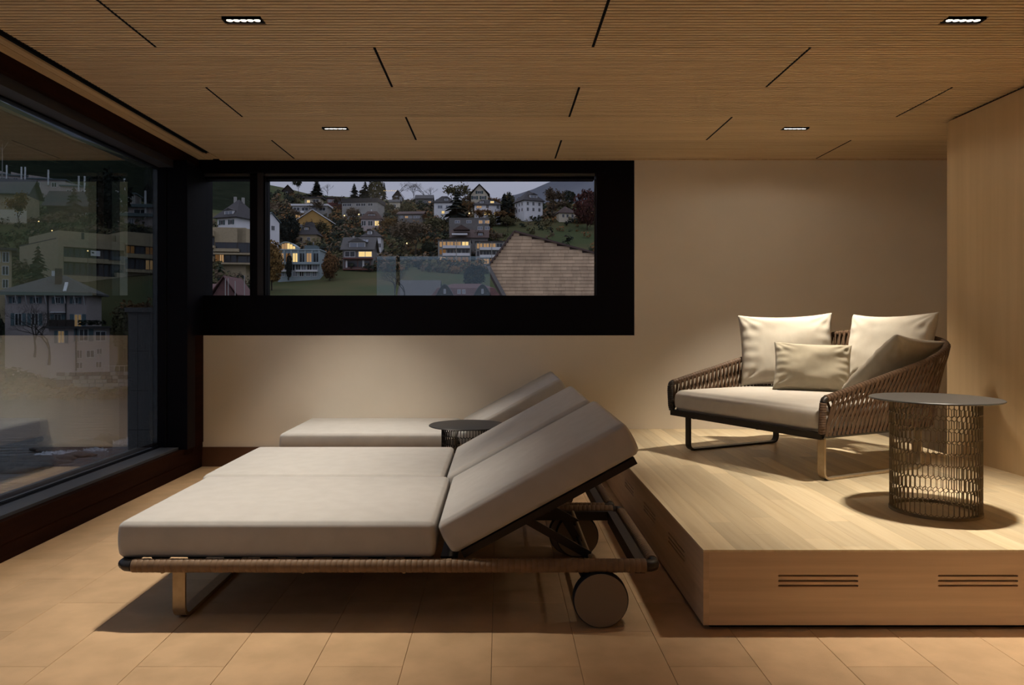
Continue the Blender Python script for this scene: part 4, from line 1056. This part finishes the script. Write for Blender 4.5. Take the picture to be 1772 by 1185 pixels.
h_ = house('white_house', 'white house with several lit rooms below the pointed gable', 821, 866, 354, 380, 322, 'hip', 343, m_hw, m_rd, d=8, ov=.7, rows=[R3(.70, 2.4, 1.5, (.18, 2)), R3(.72, 1.2, 1.6, .5, .9), R3(.28, 2.4, 1.5, (.18, 4)), R3(.30, 3.0, 1.4, (.5, 1)), R3(.30, 2.2, 1.4, (.85, 1))], dorm=[(.28, .25, 1.3, .9, 4), (.68, .25, 1.6, 1.0, 1)])
balcony(h_, -5.4, 1.6, 4.0, m_hw, 1.2, .8)
house('apartment_block', 'flat grey block of flats above the dormered brown roof', 777, 846, 378, 402, 292, 'flat', 377, m_hd, m_hd, ov=.1, d=9, rows=[R3(.66, 2.0, 1.1, (.21, 4), (.5, 4)), R3(.62, 1.8, 1.4, (.80, 2), (.89, 4), (.96, 2)), R3(.18, 1.9, 1.3, (.78, 4), (.96, 4))])
h_ = house('brown_house', 'brown gabled house with white terrace canopy and dormers', 780, 844, 412, 420, 272, 'gable', 396, m_hd, m_rb, d=9, rows=[], dorm=[(.8, .25, 1.5, 1.1, 4)])
MB().box(-6.2, -.6, -2.2, -.3, 2.6, 3.2).build('canopy', m_hw, h_)
MB().prism([(-5.8, 4.6), (0.2, 4.6), (-2.8, 6.4)], 'y', -1.6, 3).build('porch_gable', m_rb, h_)
for nm, x0, x1, ye, lab, lits in (('a', 758, 814, 416, 'balcony apartment house with a bright yellow room', ((2, 2, 2, 1), (3, 0, 0, 0), (2, 3, 3, 3))), ('b', 823, 872, 419, 'balcony apartment house beside the shingled gable', ((2, 2, 2, 0), (0, 0, 0, 0), (3, 2, 3, 2)))):
    Y = 257; h_ = house('balcony_house', lab, x0, x1, ye, 457, Y, 'flat', ye - 2, m_hg, m_rd, d=9, ov=.3)
    w = (x1 - x0) * Y / F
    for fl in range(3):
        z = (457 - ye) * Y / F - 2.6 * (fl + 1)
        for k in range(4): win(h_, (-.5 + (k + .62) / 4.3) * w, z + .3, w / 4.5, 2.0, lits[fl][k], 0, m_hg, None, True)
        if fl < 2: balcony(h_, -w * .36, w * .5, z + .05, m_hw, 1.2, .75)
    for xx in (-.36, .07, .5): MB().box(xx * w - .12, xx * w + .12, -1.25, 0, -2, (457 - ye) * Y / F).build('balcony_pier', m_hg, h_)
house('white_house', 'big white villa with a steep dark hipped roof and balconies', 905, 941, 347, 369, 332, 'hip', 327, m_hw, m_rd, d=9.5, rot=24, ov=.8, rows=[R3(.60, 1.1, 1.6, .2, .5, .82), R3(.15, 1.1, 1.6, .2, .5, .82)], side=[R3(.60, 1.1, 1.5, .2, .5, .8), R3(.15, 1.1, 1.5, .2, .5, .8)], dorm=[(.55, .25, 3.2, 1.2, 4)])
house('cream_house', 'small cream house with a dark steep roof at the meadow edge', 967, 997, 368, 381, 332, 'hip', 355, m_hc, m_rb, d=8, rot=10, rows=[R3(.35, 1.0, 1.5, .25, .5, .8)])

# blue-grey glazed house
Y = 226; s = Y / F
h_ = house('glazed_house', 'blue-grey glazed house with an arched lit studio and balconies', 481, 553, 433, 481, Y, 'flat', 431, m_hb, m_hb, d=8, ov=.35, fr=m_hb, rows=[])
w = 72 * s
for k in range(6): win(h_, (-.5 + (k + .5) / 6) * w, 26.5 * s, w / 6 - .35, 3.0, (2, 3, 1, 0, 2, 0)[k], 0, m_hb)
for k in range(7): MB().box((-.5 + k / 6) * w - .17, (-.5 + k / 6) * w + .17, -.9, 0, 25 * s, 47 * s).build('column', m_hb, h_)
balcony(h_, -w / 2 - .3, w / 2 + .3, 24.5 * s, m_hb, 1.1, .5)
for k in range(7): win(h_, (-.42 + k / 7.4) * w, 12.5 * s, w / 8.2, 2.0, (3, 0, 0, 0, 4, 0, 4)[k], 0, m_fr)
balcony(h_, -.06 * w, w * .46, 12 * s, m_hw, .9, .35); balcony(h_, -.44 * w, -w * .24, 12 * s, m_hw, .9, .35)
for k in range(6): win(h_, (-.40 + k / 6.4) * w, 2.5 * s, w / 9, 1.6, (4, 0, 4, 0, 4, 4)[k], 0, m_fr)
b = MB(); pts = [(-w * .5 + (w * .42) * i / 12, 49 * s + (13 * s) * math.sin(PI * (.16 + .72 * i / 12)) * .98) for i in range(13)]
b.prism([(-w * .5, 48.5 * s)] + [(x, z) for x, z in pts] + [(-w * .08, 48.5 * s)], 'y', .6, 5); b.build('studio_wall', m_hb, h_)
b = MB()
for (xa, za), (xb, zb) in zip(pts, pts[1:]): b.hexa([(xa, -.2, za), (xb, -.2, zb), (xb, 5.5, zb), (xa, 5.5, za), (xa, -.2, za + .25), (xb, -.2, zb + .25), (xb, 5.5, zb + .25), (xa, 5.5, za + .25)])
b.build('arched_roof', m_hb, h_)
for k in range(6):
    xa = -w * .485 + w * .066 * k; zt = 49 * s + 13 * s * math.sin(PI * (.16 + .72 * (k + .5) / 6)) * .9
    o = MB().box(xa, xa + w * .056, .5, .59, 49.5 * s, zt).build('window', m_lit2 if k < 3 else m_lit, h_)
MB().box(w * .12, w * .40, .8, 5, 49 * s, 57 * s).build('roof_store', m_rt, h_)

house('sand_house', 'sand-coloured house with a dark roof above the glazed house', 517, 548, 406, 428, 262, 'mansard', 383, m_ho, m_rd, d=6.5, ov=.7, rows=[R3(.35, 1.1, 2.0, .12, .55), R3(.05, 1.3, 1.6, .3, (.75, 4))], dorm=[(.40, .3, 1.2, 1.2, 4)])
h_ = house('timber_house', 'brown timber house with solar roof and one bright living room', 593, 645, 433, 468, 237, 'gable', 409, m_hd, m_rg, d=8.5, ov=.7, rows=[R3(.66, 3.4, 1.9, .24), R3(.66, 4.4, 1.9, (.75, 1))], chim=[(-.22, .5, .6)], dorm=[(.48, .16, 5.0, 1.8, 4)])
w = 52 * 237 / F
for zz in (3.55, .15): MB().box(-w * .47, w * .52, -1.5, 0, zz, zz + .35).build('balcony', m_red, h_)
win(h_, 0, .9, w * .86, 2.4, 0, -.02, m_red)
for xx in (-.40, .16): MB().box(xx * w, xx * w + .55, -.2, -.05, .9, 3.2).build('blind', m_hw, h_)
so = MB()
for k in range(3): so.hexa([(.2 + .95 * k, 1.75, 9.05), (1.05 + .95 * k, 1.75, 9.05), (1.05 + .95 * k, 2.6, 9.9), (.2 + .95 * k, 2.6, 9.9), (.2 + .95 * k, 1.65, 9.2), (1.05 + .95 * k, 1.65, 9.2), (1.05 + .95 * k, 2.5, 10.05), (.2 + .95 * k, 2.5, 10.05)])
so.build('skylight', m_pb, h_)
house('white_house', 'narrow white house tucked behind the timber house', 626, 659, 409, 430, 258, 'hip', 396, m_hw, m_rd, ov=.5, d=6, rows=[R3(.62, 1.3, 1.3, .62), R3(.08, 1.2, 1.5, .66, .92)], dorm=[(.4, .3, 1.1, 1.1, 4)])
house('teal_roof_house', 'house with pale gable and teal metal roof beside the mullion', 455, 484, 385, 402, 248, 'front', 368, m_hw, m_rt, rot=38, d=9, rows=[R3(.2, 1.2, 1.6, .6)])

# nearer roofs along the bottom of the band window
h_ = house('mansard_house', 'dark brown mansard roof with two curved gables behind the balustrade', 748, 864, 512, 540, 122, 'mansard', 489, m_wood, m_rr, d=8, ov=.2)
w = 116 * 122 / F
for xf in (-.31, .25):
    cx_, zc = xf * w, 27 * 122 / F
    g = MB(); prof_ = [(cx_ + 1.45 * t, zc + 1.9 * (1 - abs(t) ** 1.7)) for t in [i / 8 for i in range(-8, 9)]]
    g.prism(prof_, 'y', -.5, 3.5); go = g.build('dormer', m_wood, h_)
    r_ = MB()
    for (xa, za), (xb, zb) in zip(prof_, prof_[1:]): r_.hexa([(xa, -.8, za), (xb, -.8, zb), (xb, 3.5, zb), (xa, 3.5, za), (xa, -.8, za + .12), (xb, -.8, zb + .12), (xb, 3.5, zb + .12), (xa, 3.5, za + .12)])
    r_.build('dormer_roof', m_rg, go); win(h_, cx_, zc + .45, .36, .75, 4, -.5)
for xf in (-.10, -.03): win(h_, xf * w, 27 * 122 / F + .45, .55, .7, 4, .1)
house('slate_house', 'grey slate roof seen through the glass balustrade', 690, 756, 520, 545, 138, 'gable', 484, m_hd, m_rg, d=10, ov=.4)
house('red_roof_house', 'steep dark red tiled roofs below the small pane', 342, 372, 505, 530, 128, 'gable', 491, m_wood, m_rr, d=8)
house('red_roof_house', 'pointed dark red roof below the small pane', 368, 408, 512, 530, 126, 'front', 479, m_rr, m_rr, d=8)

# white villa and tan building of the small pane
house('white_house', 'white house with big dark roof and green shutters in the small pane', 372, 412, 376, 398, 232, 'hip', 341, m_hw, m_rd, d=11, rot=-22, ov=1.0, shut=m_sh, rows=[R3(.42, 1.1, 1.5, .25, .75), R3(-.2, 1.1, 1.2, .25, .75)], side=[R3(.42, 1.1, 1.5, .3, .7)], dorm=[(.62, .10, 3.0, 1.3, 4)], chim=[(-.2, .5, 1.0), (.1, .6, .8)])
def tan_block(name, label, corner, rot, parts):
    root = tag(empty(name, tuple(corner), math.radians(rot)), label, 'building', 'tan concrete buildings')
    for kind, args, m in parts:
        MB().box(*args).build(kind, m, root)
    return root
Y = 182; s = Y / F; c = at(347, 478, Y)
tb = tan_block('terraced_building', 'tan concrete terraced building with dark ribbon windows in the small pane', c, 8, [
    ('wall', (-8, 14.5 * s / .14 * .14 + 60 * s, .8, 14, -4, 86 * s), m_ht), ('balcony_parapet', (-3, 22 * s, -1.0, .8, 70 * s, 80 * s), m_ht), ('balcony_parapet', (-3, 24 * s, -1.0, .8, 49 * s, 53 * s), m_ht),
    ('balcony_parapet', (-3, 22 * s, -1.0, .8, 26 * s, 32 * s), m_ht), ('balcony_parapet', (22 * s, 64 * s, -.6, .8, 43 * s, 48.5 * s), m_ht), ('balcony_parapet', (22 * s, 95 * s, -.6, .8, 38 * s, 41 * s), m_ht),
    ('balcony_parapet', (35 * s, 95 * s, -.6, .8, 21 * s, 24 * s), m_ht), ('wall', (60 * s, 95 * s, .8, 12, 20 * s, 84 * s), m_ht)])
for x0, x1, z0, z1, lit in ((-2, 22 * s, 53 * s, 69 * s, 0), (-2, 10 * s, 32 * s, 48 * s, 0), (11 * s, 22 * s, 36 * s, 48 * s, 0), (23 * s, 60 * s, 49 * s, 60 * s, 0), (23 * s, 30 * s, 24.5 * s, 42 * s, 3), (30 * s, 38 * s, 24.5 * s, 42 * s, 2), (38 * s, 60 * s, 24.5 * s, 42 * s, 0), (60.5 * s, 94 * s, 42 * s, 60 * s, 0), (60.5 * s, 94 * s, 24.5 * s, 37 * s, 0)):
    win(tb, (x0 + x1) / 2, z0, x1 - x0, z1 - z0, lit, .74, m_rd)

# ---- side window: tan apartment building
Y = 140; s = Y / F; c = at(101, 492, Y)
tb = tan_block('terraced_building', 'long tan concrete building with stepped floors above the villa', c, 48, [
    ('wall', (0, 11.9, 1.2, 23, -6, 8.6), m_ht), ('wall', (1.4, 11.8, 4.5, 22, 8.6, 10.6), m_ht), ('wall', (11.9, 22, .2, 14, -6, 11.0), m_ht),
    ('balcony_parapet', (.9, 11.9, 0, 1.2, 7.15, 8.75), m_ht), ('balcony_parapet', (.9, 8.8, -.25, 1.2, 4.35, 5.2), m_ht), ('balcony_parapet', (8.8, 11.9, -.25, 1.2, 4.35, 4.6), m_ht), ('balcony_parapet', (.9, 11.9, -.25, 1.2, .6, 1.8), m_ht),
    ('balcony_parapet', (10.3, 11.9, -.3, 1.2, 1.8, 2.7), m_ht), ('corner_pier', (0, .9, 0, 1.2, -6, 8.75), m_ht), ('wall', (.9, 6, 0, 1.19, -6, .6), m_ht), ('balcony_parapet', (11.95, 22, -.9, .2, 5.8, 6.6), m_ht), ('balcony_parapet', (11.95, 22, -.9, .2, 2.9, 3.5), m_ht),
    ('balcony_parapet', (11.95, 22, -.5, .2, 8.3, 9.6), m_ht), ('chimney', (4.6, 5.0, 1.5, 1.9, 8.6, 10.2), m_rd), ('roof_edge', (0, 1.2, 1.2, 23, 8.61, 8.8), m_rd)])
for k in range(5): win(tb, 2.0 + 2.12 * k, 5.2, 2.08, 1.95, 0, 1.14, m_rd)
for k in range(5): win(tb, 2.0 + 2.12 * k, 1.8, 2.08, 2.55, 0, 1.14, m_rd)
for k, l in enumerate((3, 0, 3, 3, 3)): win(tb, 13.0 + 1.9 * k, 6.6, 1.85, 1.7, l, .14, m_rd)
for k, l in enumerate((0, 0, 2, 1, 1)): win(tb, 13.0 + 1.9 * k, 3.5, 1.85, 2.2, l, .14, m_rd)
MB().box(5.5, 7.2, -.36, -.30, 5.7, 6.7).build('banner', m_hw, tb)
MB().box(5.65, 6.1, -.375, -.361, 6.15, 6.45).build('banner_print', m_pd, tb)

# ---- villa on the river
Y = 113; s = Y / F; c = at(-3, 642, Y)
v = tag(empty('river_villa', tuple(c), math.radians(17)), 'pale villa with slate hipped roof and blue shutters on the river', 'villa')
W1, E = 11.3, 12.05                                       # main block, eave height
MB().box(0, W1, 3, 14, -4, E).build('wall', m_hp, v)
b = MB(); x0, x1, y0, y1 = -.9, W1 + 1.0, 2.0, 15
b.add([(x0, y0, E), (x1, y0, E), (x1, y1, E), (x0, y1, E), (W1 * .47, 8.5, E + 3.0), (W1 * .62, 8.5, E + 3.0), (x0, y0, E - .3), (x1, y0, E - .3), (x1, y1, E - .3), (x0, y1, E - .3)],
      [(0, 1, 5, 4), (1, 2, 5), (2, 3, 4, 5), (3, 0, 4), (0, 6, 7, 1), (1, 7, 8, 2), (2, 8, 9, 3), (3, 9, 6, 0), (6, 9, 8, 7)])
b.build('roof', m_rg, v)
MB().box(x0, x1, y0 - .1, y0 + .1, E - .5, E - .05).build('gutter', m_rt, v)
for k in range(9):
    xx = .3 + (W1 - .6) * k / 8
    MB().strip([(xx, 2.98, E - 1.9), (xx, 2.55, E - 1.3), (xx, 2.1, E - .5)], (1, 0, 0), .12, .12).build('eave_bracket', m_hw, v)
ch = MB().box(W1 * .56, W1 * .56 + .9, 5.0, 5.8, E + 1.0, E + 3.9).build('chimney', m_rb, v)
MB().box(W1 * .45, W1 * .45 + .5, 8.2, 8.8, E + 2.2, E + 3.7).build('chimney', m_hw, v)
MB().strip([(W1 * .74, 2.2, E + .1), (W1 * .71, 5.0, E + 1.6)], (1, 0, 0), .45, .3).build('roof_stack', m_hw, v)
for xf in (.12, .37, .64, .86): win(v, xf * W1, E - 1.75, .8, 1.0, 0, 3, m_fr, m_shb)
for xf in (.16, .36): win(v, xf * W1, E - 5.2, 1.0, 1.9, 0, 3, m_fr, m_shb)
win(v, .64 * W1, E - 4.9, 1.0, 1.5, 0, 3, m_fr, m_shb); win(v, .89 * W1, E - 5.6, 1.1, 2.2, 2, 3, m_fr, m_shb)
MB().box(.56 * W1, .74 * W1, 1.9, 3, E - 3.2, E - 3.05).build('awning', m_hw, v)
XA, XB, ZT = 7.1, 15.4, 74 * s                            # river-side wing with roof terrace
MB().box(XA, XB, -1.5, 5, -4, ZT).build('wing_wall', m_hp, v)
MB().box(XA - .6, XB + .4, -2.3, 5, ZT, ZT + .3).build('terrace_slab', m_rd, v)
for k in range(3): MB().box(XA + .1 + 1.15 * k, XA + 1.2 + 1.15 * k, -1.9, -1.6, ZT + .3, ZT + 1.3).build('planter', m_wood, v)
hd = MB(); rg = random.Random(2)
for k in range(260):
    q = Vector((XA + 4 + rg.uniform(0, XB - XA - 4.5), -1.5 + rg.uniform(-.4, .6), ZT + .5 + rg.uniform(0, .7))); a = rg.uniform(0, 6.28); d_ = Vector((math.cos(a), math.sin(a), .4)) * .22; e_ = Vector((-d_.y, d_.x, .1))
    hd.add([q - d_, q - e_ * .6, q + d_, q + e_ * .6], [(0, 1, 2, 3)])
hd.build('terrace_planting', GREEN, v)
for xf, zz, ww, wh, l, sh in ((.20, 48, .9, 1.9, 2, m_shb), (.57, 51, 1.3, 1.9, 0, m_shb), (.85, 51, 1.6, 1.6, 0, None), (.50, 21, .8, 1.3, 0, None), (.68, 22, 1.2, 1.2, 0, None), (.83, 28, .8, .9, 0, None), (.50, 3, .9, 1.0, 0, None), (.82, 4, .9, 1.0, 0, None)):
    win(v, XA + xf * (XB - XA), zz * s, ww, wh, l, -1.5, m_fr, sh)
for xx in (XA + 3.7, .52 * W1, .74 * W1): MB().box(xx - .08, xx + .08, (-1.65 if xx == XA + 3.7 else 2.8), (-1.5 if xx == XA + 3.7 else 3), 0 if xx == XA + 3.7 else ZT, ZT if xx == XA + 3.7 else E).build('drain_pipe', m_rd, v)
wl_ = MB()
MB().box(XA + 2, XB + 4, -3.2, -2.4, -4.2, -.4).build('garden_wall', m_conc, v)
gp = MB()
for k in range(6): gp.box(XB - .5 + .7 * k, XB - .44 + .7 * k, -3.0, -2.94, -.4, .7)
gp.box(XB - .5, XB + 3.1, -3.0, -2.94, .65, .72); gp.build('railing', m_fr, v)
wall_stone = tag(empty('retaining_wall', tuple(at(150, 672, 104)), math.radians(12)), 'light rubble retaining wall between villa and river', 'wall')
rg = random.Random(6)
for j in range(5):
    x = -4.0 + rg.uniform(0, .5)
    while x < 6.2:
        w_ = rg.uniform(.5, 1.1); MB().box(x, x + w_ - .07, -rg.uniform(0, .15), .8, -.3 + .52 * j, -.3 + .52 * j + .46).build('stone', m_hg if rg.random() < .6 else m_conc, wall_stone); x += w_

# ---- other houses seen through the side window
h_ = house('ochre_farmhouse', 'ochre farmhouse with half-hipped grey roof above the slope', -30, 42, 336, 378, 186, 'gable', 305, m_ho, m_rg, d=9, rot=14, ov=.9, rows=[R3(.48, 1.2, 1.7, .30, .62, .88), R3(.06, 1.0, 1.3, .35, .82)], side=[])
MB().box(-5.15, 5.15, -.05, -.001, -1, 2.2).build('plaster_base', m_hc, h_)
h_ = house('timber_chalet', 'dark timber chalet with white base above the tan building', 84, 166, 358, 390, 215, 'gable', 328, m_wood, m_rd, d=9, ov=1.0, rot=10, rows=[R3(.45, 1.0, 1.3, .55, .68, .8)])
MB().box(-6.5, 6.5, -.06, 0, -1, 1.4).build('white_base', m_hg, h_)
for i, (x0, x1, yt, yb, Y, lab) in enumerate([(0, 22, 298, 322, 262, 'pale terraced house at the window edge below the vineyard'), (20, 52, 300, 322, 258, 'pale pinkish terraced house with twin white flues'), (52, 110, 306, 330, 252, 'pale terraced house with a long sloping roof line'),
        (108, 160, 318, 345, 246, 'pale terraced house with tall white flues beside the dark fir'), (196, 232, 330, 372, 240, 'pale terraced house with a slanting grey roof'), (205, 290, 352, 396, 214, 'pinkish terraced house with stepped green-edged balconies')]):
    s = Y / F; h_ = house('terrace_house', lab, x0, x1, yt + 5, yb, Y, 'flat', yt + 3, m_hp if i != 4 else m_hg, m_rt, d=8, rot=12, ov=.5, rows=[R3(.35, 1.6, 1.6, .25, .7)] if i != 5 else [R3(.18, 1.3, 1.8, (.28, 4)), R3(.24, 1.2, 1.2, (.72, 0)), R3(.66, 3.5, 1.3, .45, .8)])
    w, hh = (x1 - x0) * s, (yb - yt) * s
    MB().hexa([(-w / 2, .4, hh * .75), (w / 2, .4, hh * .45), (w / 2, 7, hh * .45), (-w / 2, 7, hh * .75), (-w / 2, .4, hh * 1.12), (w / 2, .4, hh * .8), (w / 2, 7, hh * .8), (-w / 2, 7, hh * 1.12)]).build('stepped_roof', m_hp, h_)
    for k in range(2 if i in (1, 3, 5) else 1): MB().tube([(w * (.05 + .18 * k), -.3, hh * .4), (w * (.05 + .18 * k), -.3, hh * 1.5)], .28, 8).build('flue', m_hw, h_)
    if i == 5:
        for zz in (.50, .86): balcony(h_, -w / 2, w / 2, hh * zz, m_rt, 1.2, .7)
house('balcony_house', 'narrow house with glazed balconies and one amber window at the window edge', -44, 14, 432, 502, 128, 'flat', 428, m_ho, m_rd, d=5, rot=32, ov=.8, rows=[R3(.70, 1.0, 1.8, .30, (.64, 2), .86), R3(.38, 1.0, 1.6, .4, .85), R3(.06, .9, 1.5, .5, .85)])
# lamps along the lane
for px, py, Y, lab in ((30, 366, 184, 'glowing wall lamp at the ochre farmhouse'), (90, 399, 150, 'glowing lane lamp behind the tan building roof'), (67, 383, 176, 'small amber lane lamp below the farmhouse'), (152, 434, 133, 'bright lamp inside the tan building loggia'),
                       (596, 373, 300, 'amber street lamp in front of the grey apartment block'), (621, 371, 300, 'amber street lamp beside the mansard roof'), (812, 369, 318, 'small lamp left of the white house with lit rooms'), (704, 421, 262, 'tiny amber garden lamp in the brown trees')):
    p = at(px, py, Y); t = tag(empty('lane_lamp', (p.x, p.y, p.z)), lab, 'lamp', 'lamps on the hillside')
    rr = .0009 * Y
    MB().lathe([(rr * .2, -rr), (rr * .9, -rr * .5), (rr, 0), (rr * .8, rr * .6), (rr * .2, rr)], 10).build('globe', m_bulb, t, True)
    MB().tube([(0, 0, -rr), (0, 0, -4.0)], .05, 6).build('post', m_rd, t)
t = tag(empty('string_lights', tuple(at(664, 330, 391))), 'string of small lights on the skyline terrace', 'lights')
MB().tube([(0, 0, .3), (2, 0, -.1), (4, 0, .2), (6.5, 0, 0)], .03, 4).build('wire', m_rd, t)
for k in range(7): MB().lathe([(.05, -.2), (.22, -.1), (.22, .1), (.05, .2)], 8, (.2 + 1.0 * k, 0, .1 * math.sin(k * 2))).build('bulb', m_lit, t)
t = tag(empty('antenna_mast', tuple(at(4, 300, 230))), 'slim lattice mast at the window edge above the farmhouse', 'mast')
MB().tube([(0, 0, -6), (0, 0, 9)], [.22, .08], 6).build('pole', m_hg, t); MB().tube([(0, 0, 7), (1.8, 0, 9.6)], .06, 5).build('arm', m_hg, t); MB().tube([(0, 0, 7), (-1.6, 0, 9.0)], .06, 5).build('arm', m_hg, t)
# thin vineyard poles on the near slope
for px, Y, hh, lab in ((362, 60, 32, 'first thin stake from the corner post in the small pane'), (390, 64, 30, 'second thin stake from the corner post in the small pane'), (395, 66, 31, 'third thin stake, close beside the second, in the small pane'), (407, 63, 26, 'shortest thin stake in the small pane'), (423, 66, 36, 'thin stake nearest the mullion in the small pane'), (464, 62, 42, 'thin pale stake in front of the golden tree')):
    p = at(px, 512, Y); o = MB().tube([(0, 0, -4), (0, 0, hh * Y / F)], .035, 6).build('orchard_stake', m_hg, None, loc=(p.x, p.y, p.z)); tag(o, lab, 'stake', 'orchard stakes')

# ------------------------------------------------------------------ shingled gable next door
m_shi = M('cedar_shingle', (0.64, 0.455, 0.285), (0.48, 0.335, 0.21), rough=.9, scale=(3, 3, 1), nscale=1.2, detail=7, rnd=.13)
Y = 22.0; s = Y / F; c = at(845, 460, Y)
sg = tag(empty('shingled_gable', tuple(c)), 'neighbouring gable end clad in pale wooden shingles', 'building')
P2 = [((890 - 845) * s, (460 - 400) * s), (0, 0), ((884 - 845) * s, (460 - 532) * s), ((1130 - 845) * s, (460 - 532) * s), ((1130 - 845) * s, (460 - 465) * s)]
MB().prism(P2, 'y', .03, 6).build('wall', m_rb, sg)
MB().box(P2[2][0], P2[3][0], .03, 6, -13.0, P2[2][1] - .001).build('lower_wall', m_rb, sg)
def cut(z):
    xs = []
    for (xa, za), (xb, zb) in zip(P2, P2[1:] + P2[:1]):
        if (za - z) * (zb - z) < 0: xs.append(xa + (xb - xa) * (z - za) / (zb - za))
    return (min(xs), max(xs)) if len(xs) == 2 else None
rg = random.Random(12); rh_ = 5.9 * s; z = P2[2][1] + .001
while z < P2[0][1] - .01:
    lo, hi = cut(z + .0005), cut(min(z + rh_ * .97, P2[0][1] - .004))
    if lo and hi:
        x = max(lo[0], hi[0]) - 0; xe = min(lo[1], hi[1], (1045 - 845) * s)
        while x < xe - .02:
            w_ = min(rg.uniform(.16, .42), xe - x); t0 = .012 + rg.uniform(0, .008)
            MB().hexa([(x + .002, -t0, z), (x + w_ - .002, -t0, z), (x + w_ - .002, .029, z), (x + .002, .029, z), (x + .002, -.002, z + rh_ * .97), (x + w_ - .002, -.002, z + rh_ * .97), (x + w_ - .002, .029, z + rh_ * .97), (x + .002, .029, z + rh_ * .97)]).build('shingle', m_shi, sg)
            x += w_
    z += rh_
for a, b_ in ((0, 1), (1, 2), (4, 0)):
    (xa, za), (xb, zb) = P2[a], P2[b_]; MB().strip([(xa, -.02, za), (xb, -.02, zb)], (0, 1, 0), .10, .05 if a != 1 else .10).build('verge_board', m_rb if a != 1 else m_hd, sg)

# ------------------------------------------------------------------ glass balustrade outside, stone pier
m_bal = bpy.data.materials.new('sky_tinted_balustrade'); m_bal.use_nodes = True
N, L = m_bal.node_tree.nodes, m_bal.node_tree.links; N.clear()
o_ = N.new('ShaderNodeOutputMaterial'); mx = N.new('ShaderNodeMixShader'); mx.inputs[0].default_value = .095
t_ = N.new('ShaderNodeBsdfTransparent'); d_ = N.new('ShaderNodeBsdfDiffuse'); d_.inputs[0].default_value = (.48, .64, .70, 1)  # bluish diffuse share paints in the sky's reflection on the glass
L.new(t_.outputs[0], mx.inputs[1]); L.new(d_.outputs[0], mx.inputs[2]); L.new(mx.outputs[0], o_.inputs[0])
Y = 9.0; s = Y / F
bal = tag(empty('glass_balustrade', tuple(at(652, 511, Y))), 'sky-tinted glass balustrade panels of the terrace outside', 'balustrade')
for x0, x1 in ((652, 685), (692, 848)):
    p = MB().box((x0 - 652) * s, (x1 - 652) * s, 0, .016, -1.2, 67.5 * s).build('pane', m_bal, bal)
    MB().box((x0 - 652) * s, (x1 - 652) * s, -.004, .02, 62 * s, 67.6 * s).build('top_rail', m_bal, p)
bal.location.z += 0
MB().box(-.2, 2.0, -.06, .08, -1.35, -1.2).build('base_shoe', m_rd, bal)
MB().box(-.2, 2.0, -.05, .07, -6.0, -1.351).build('parapet_wall', m_conc, bal)
Y = 9.0; s = Y / F; c = at(222, 540, Y)
pier = tag(empty('stone_pier', tuple(c)), 'dark stone clad pier outside the side window', 'pier')
MB().box(.02, .8, .02, 1.0, -9.5, 0).build('core', m_void, pier)
for k in range(20):
    MB().box(0, .11, -.0, .0199, -(k + 1) * 68 * s + .004, -k * 68 * s).build('stone_block', m_conc, pier)
    MB().box(.115, .8, -.0, .0199, -(k + 1) * 68 * s + .004, -k * 68 * s).build('stone_block', m_conc, pier)
    MB().box(0, .0199, .02, 1.0, -(k + 1) * 68 * s + .004, -k * 68 * s).build('stone_block', m_conc, pier)
MB().box(-.03, .85, -.03, 1.0, .001, .055).build('coping', m_conc, pier)
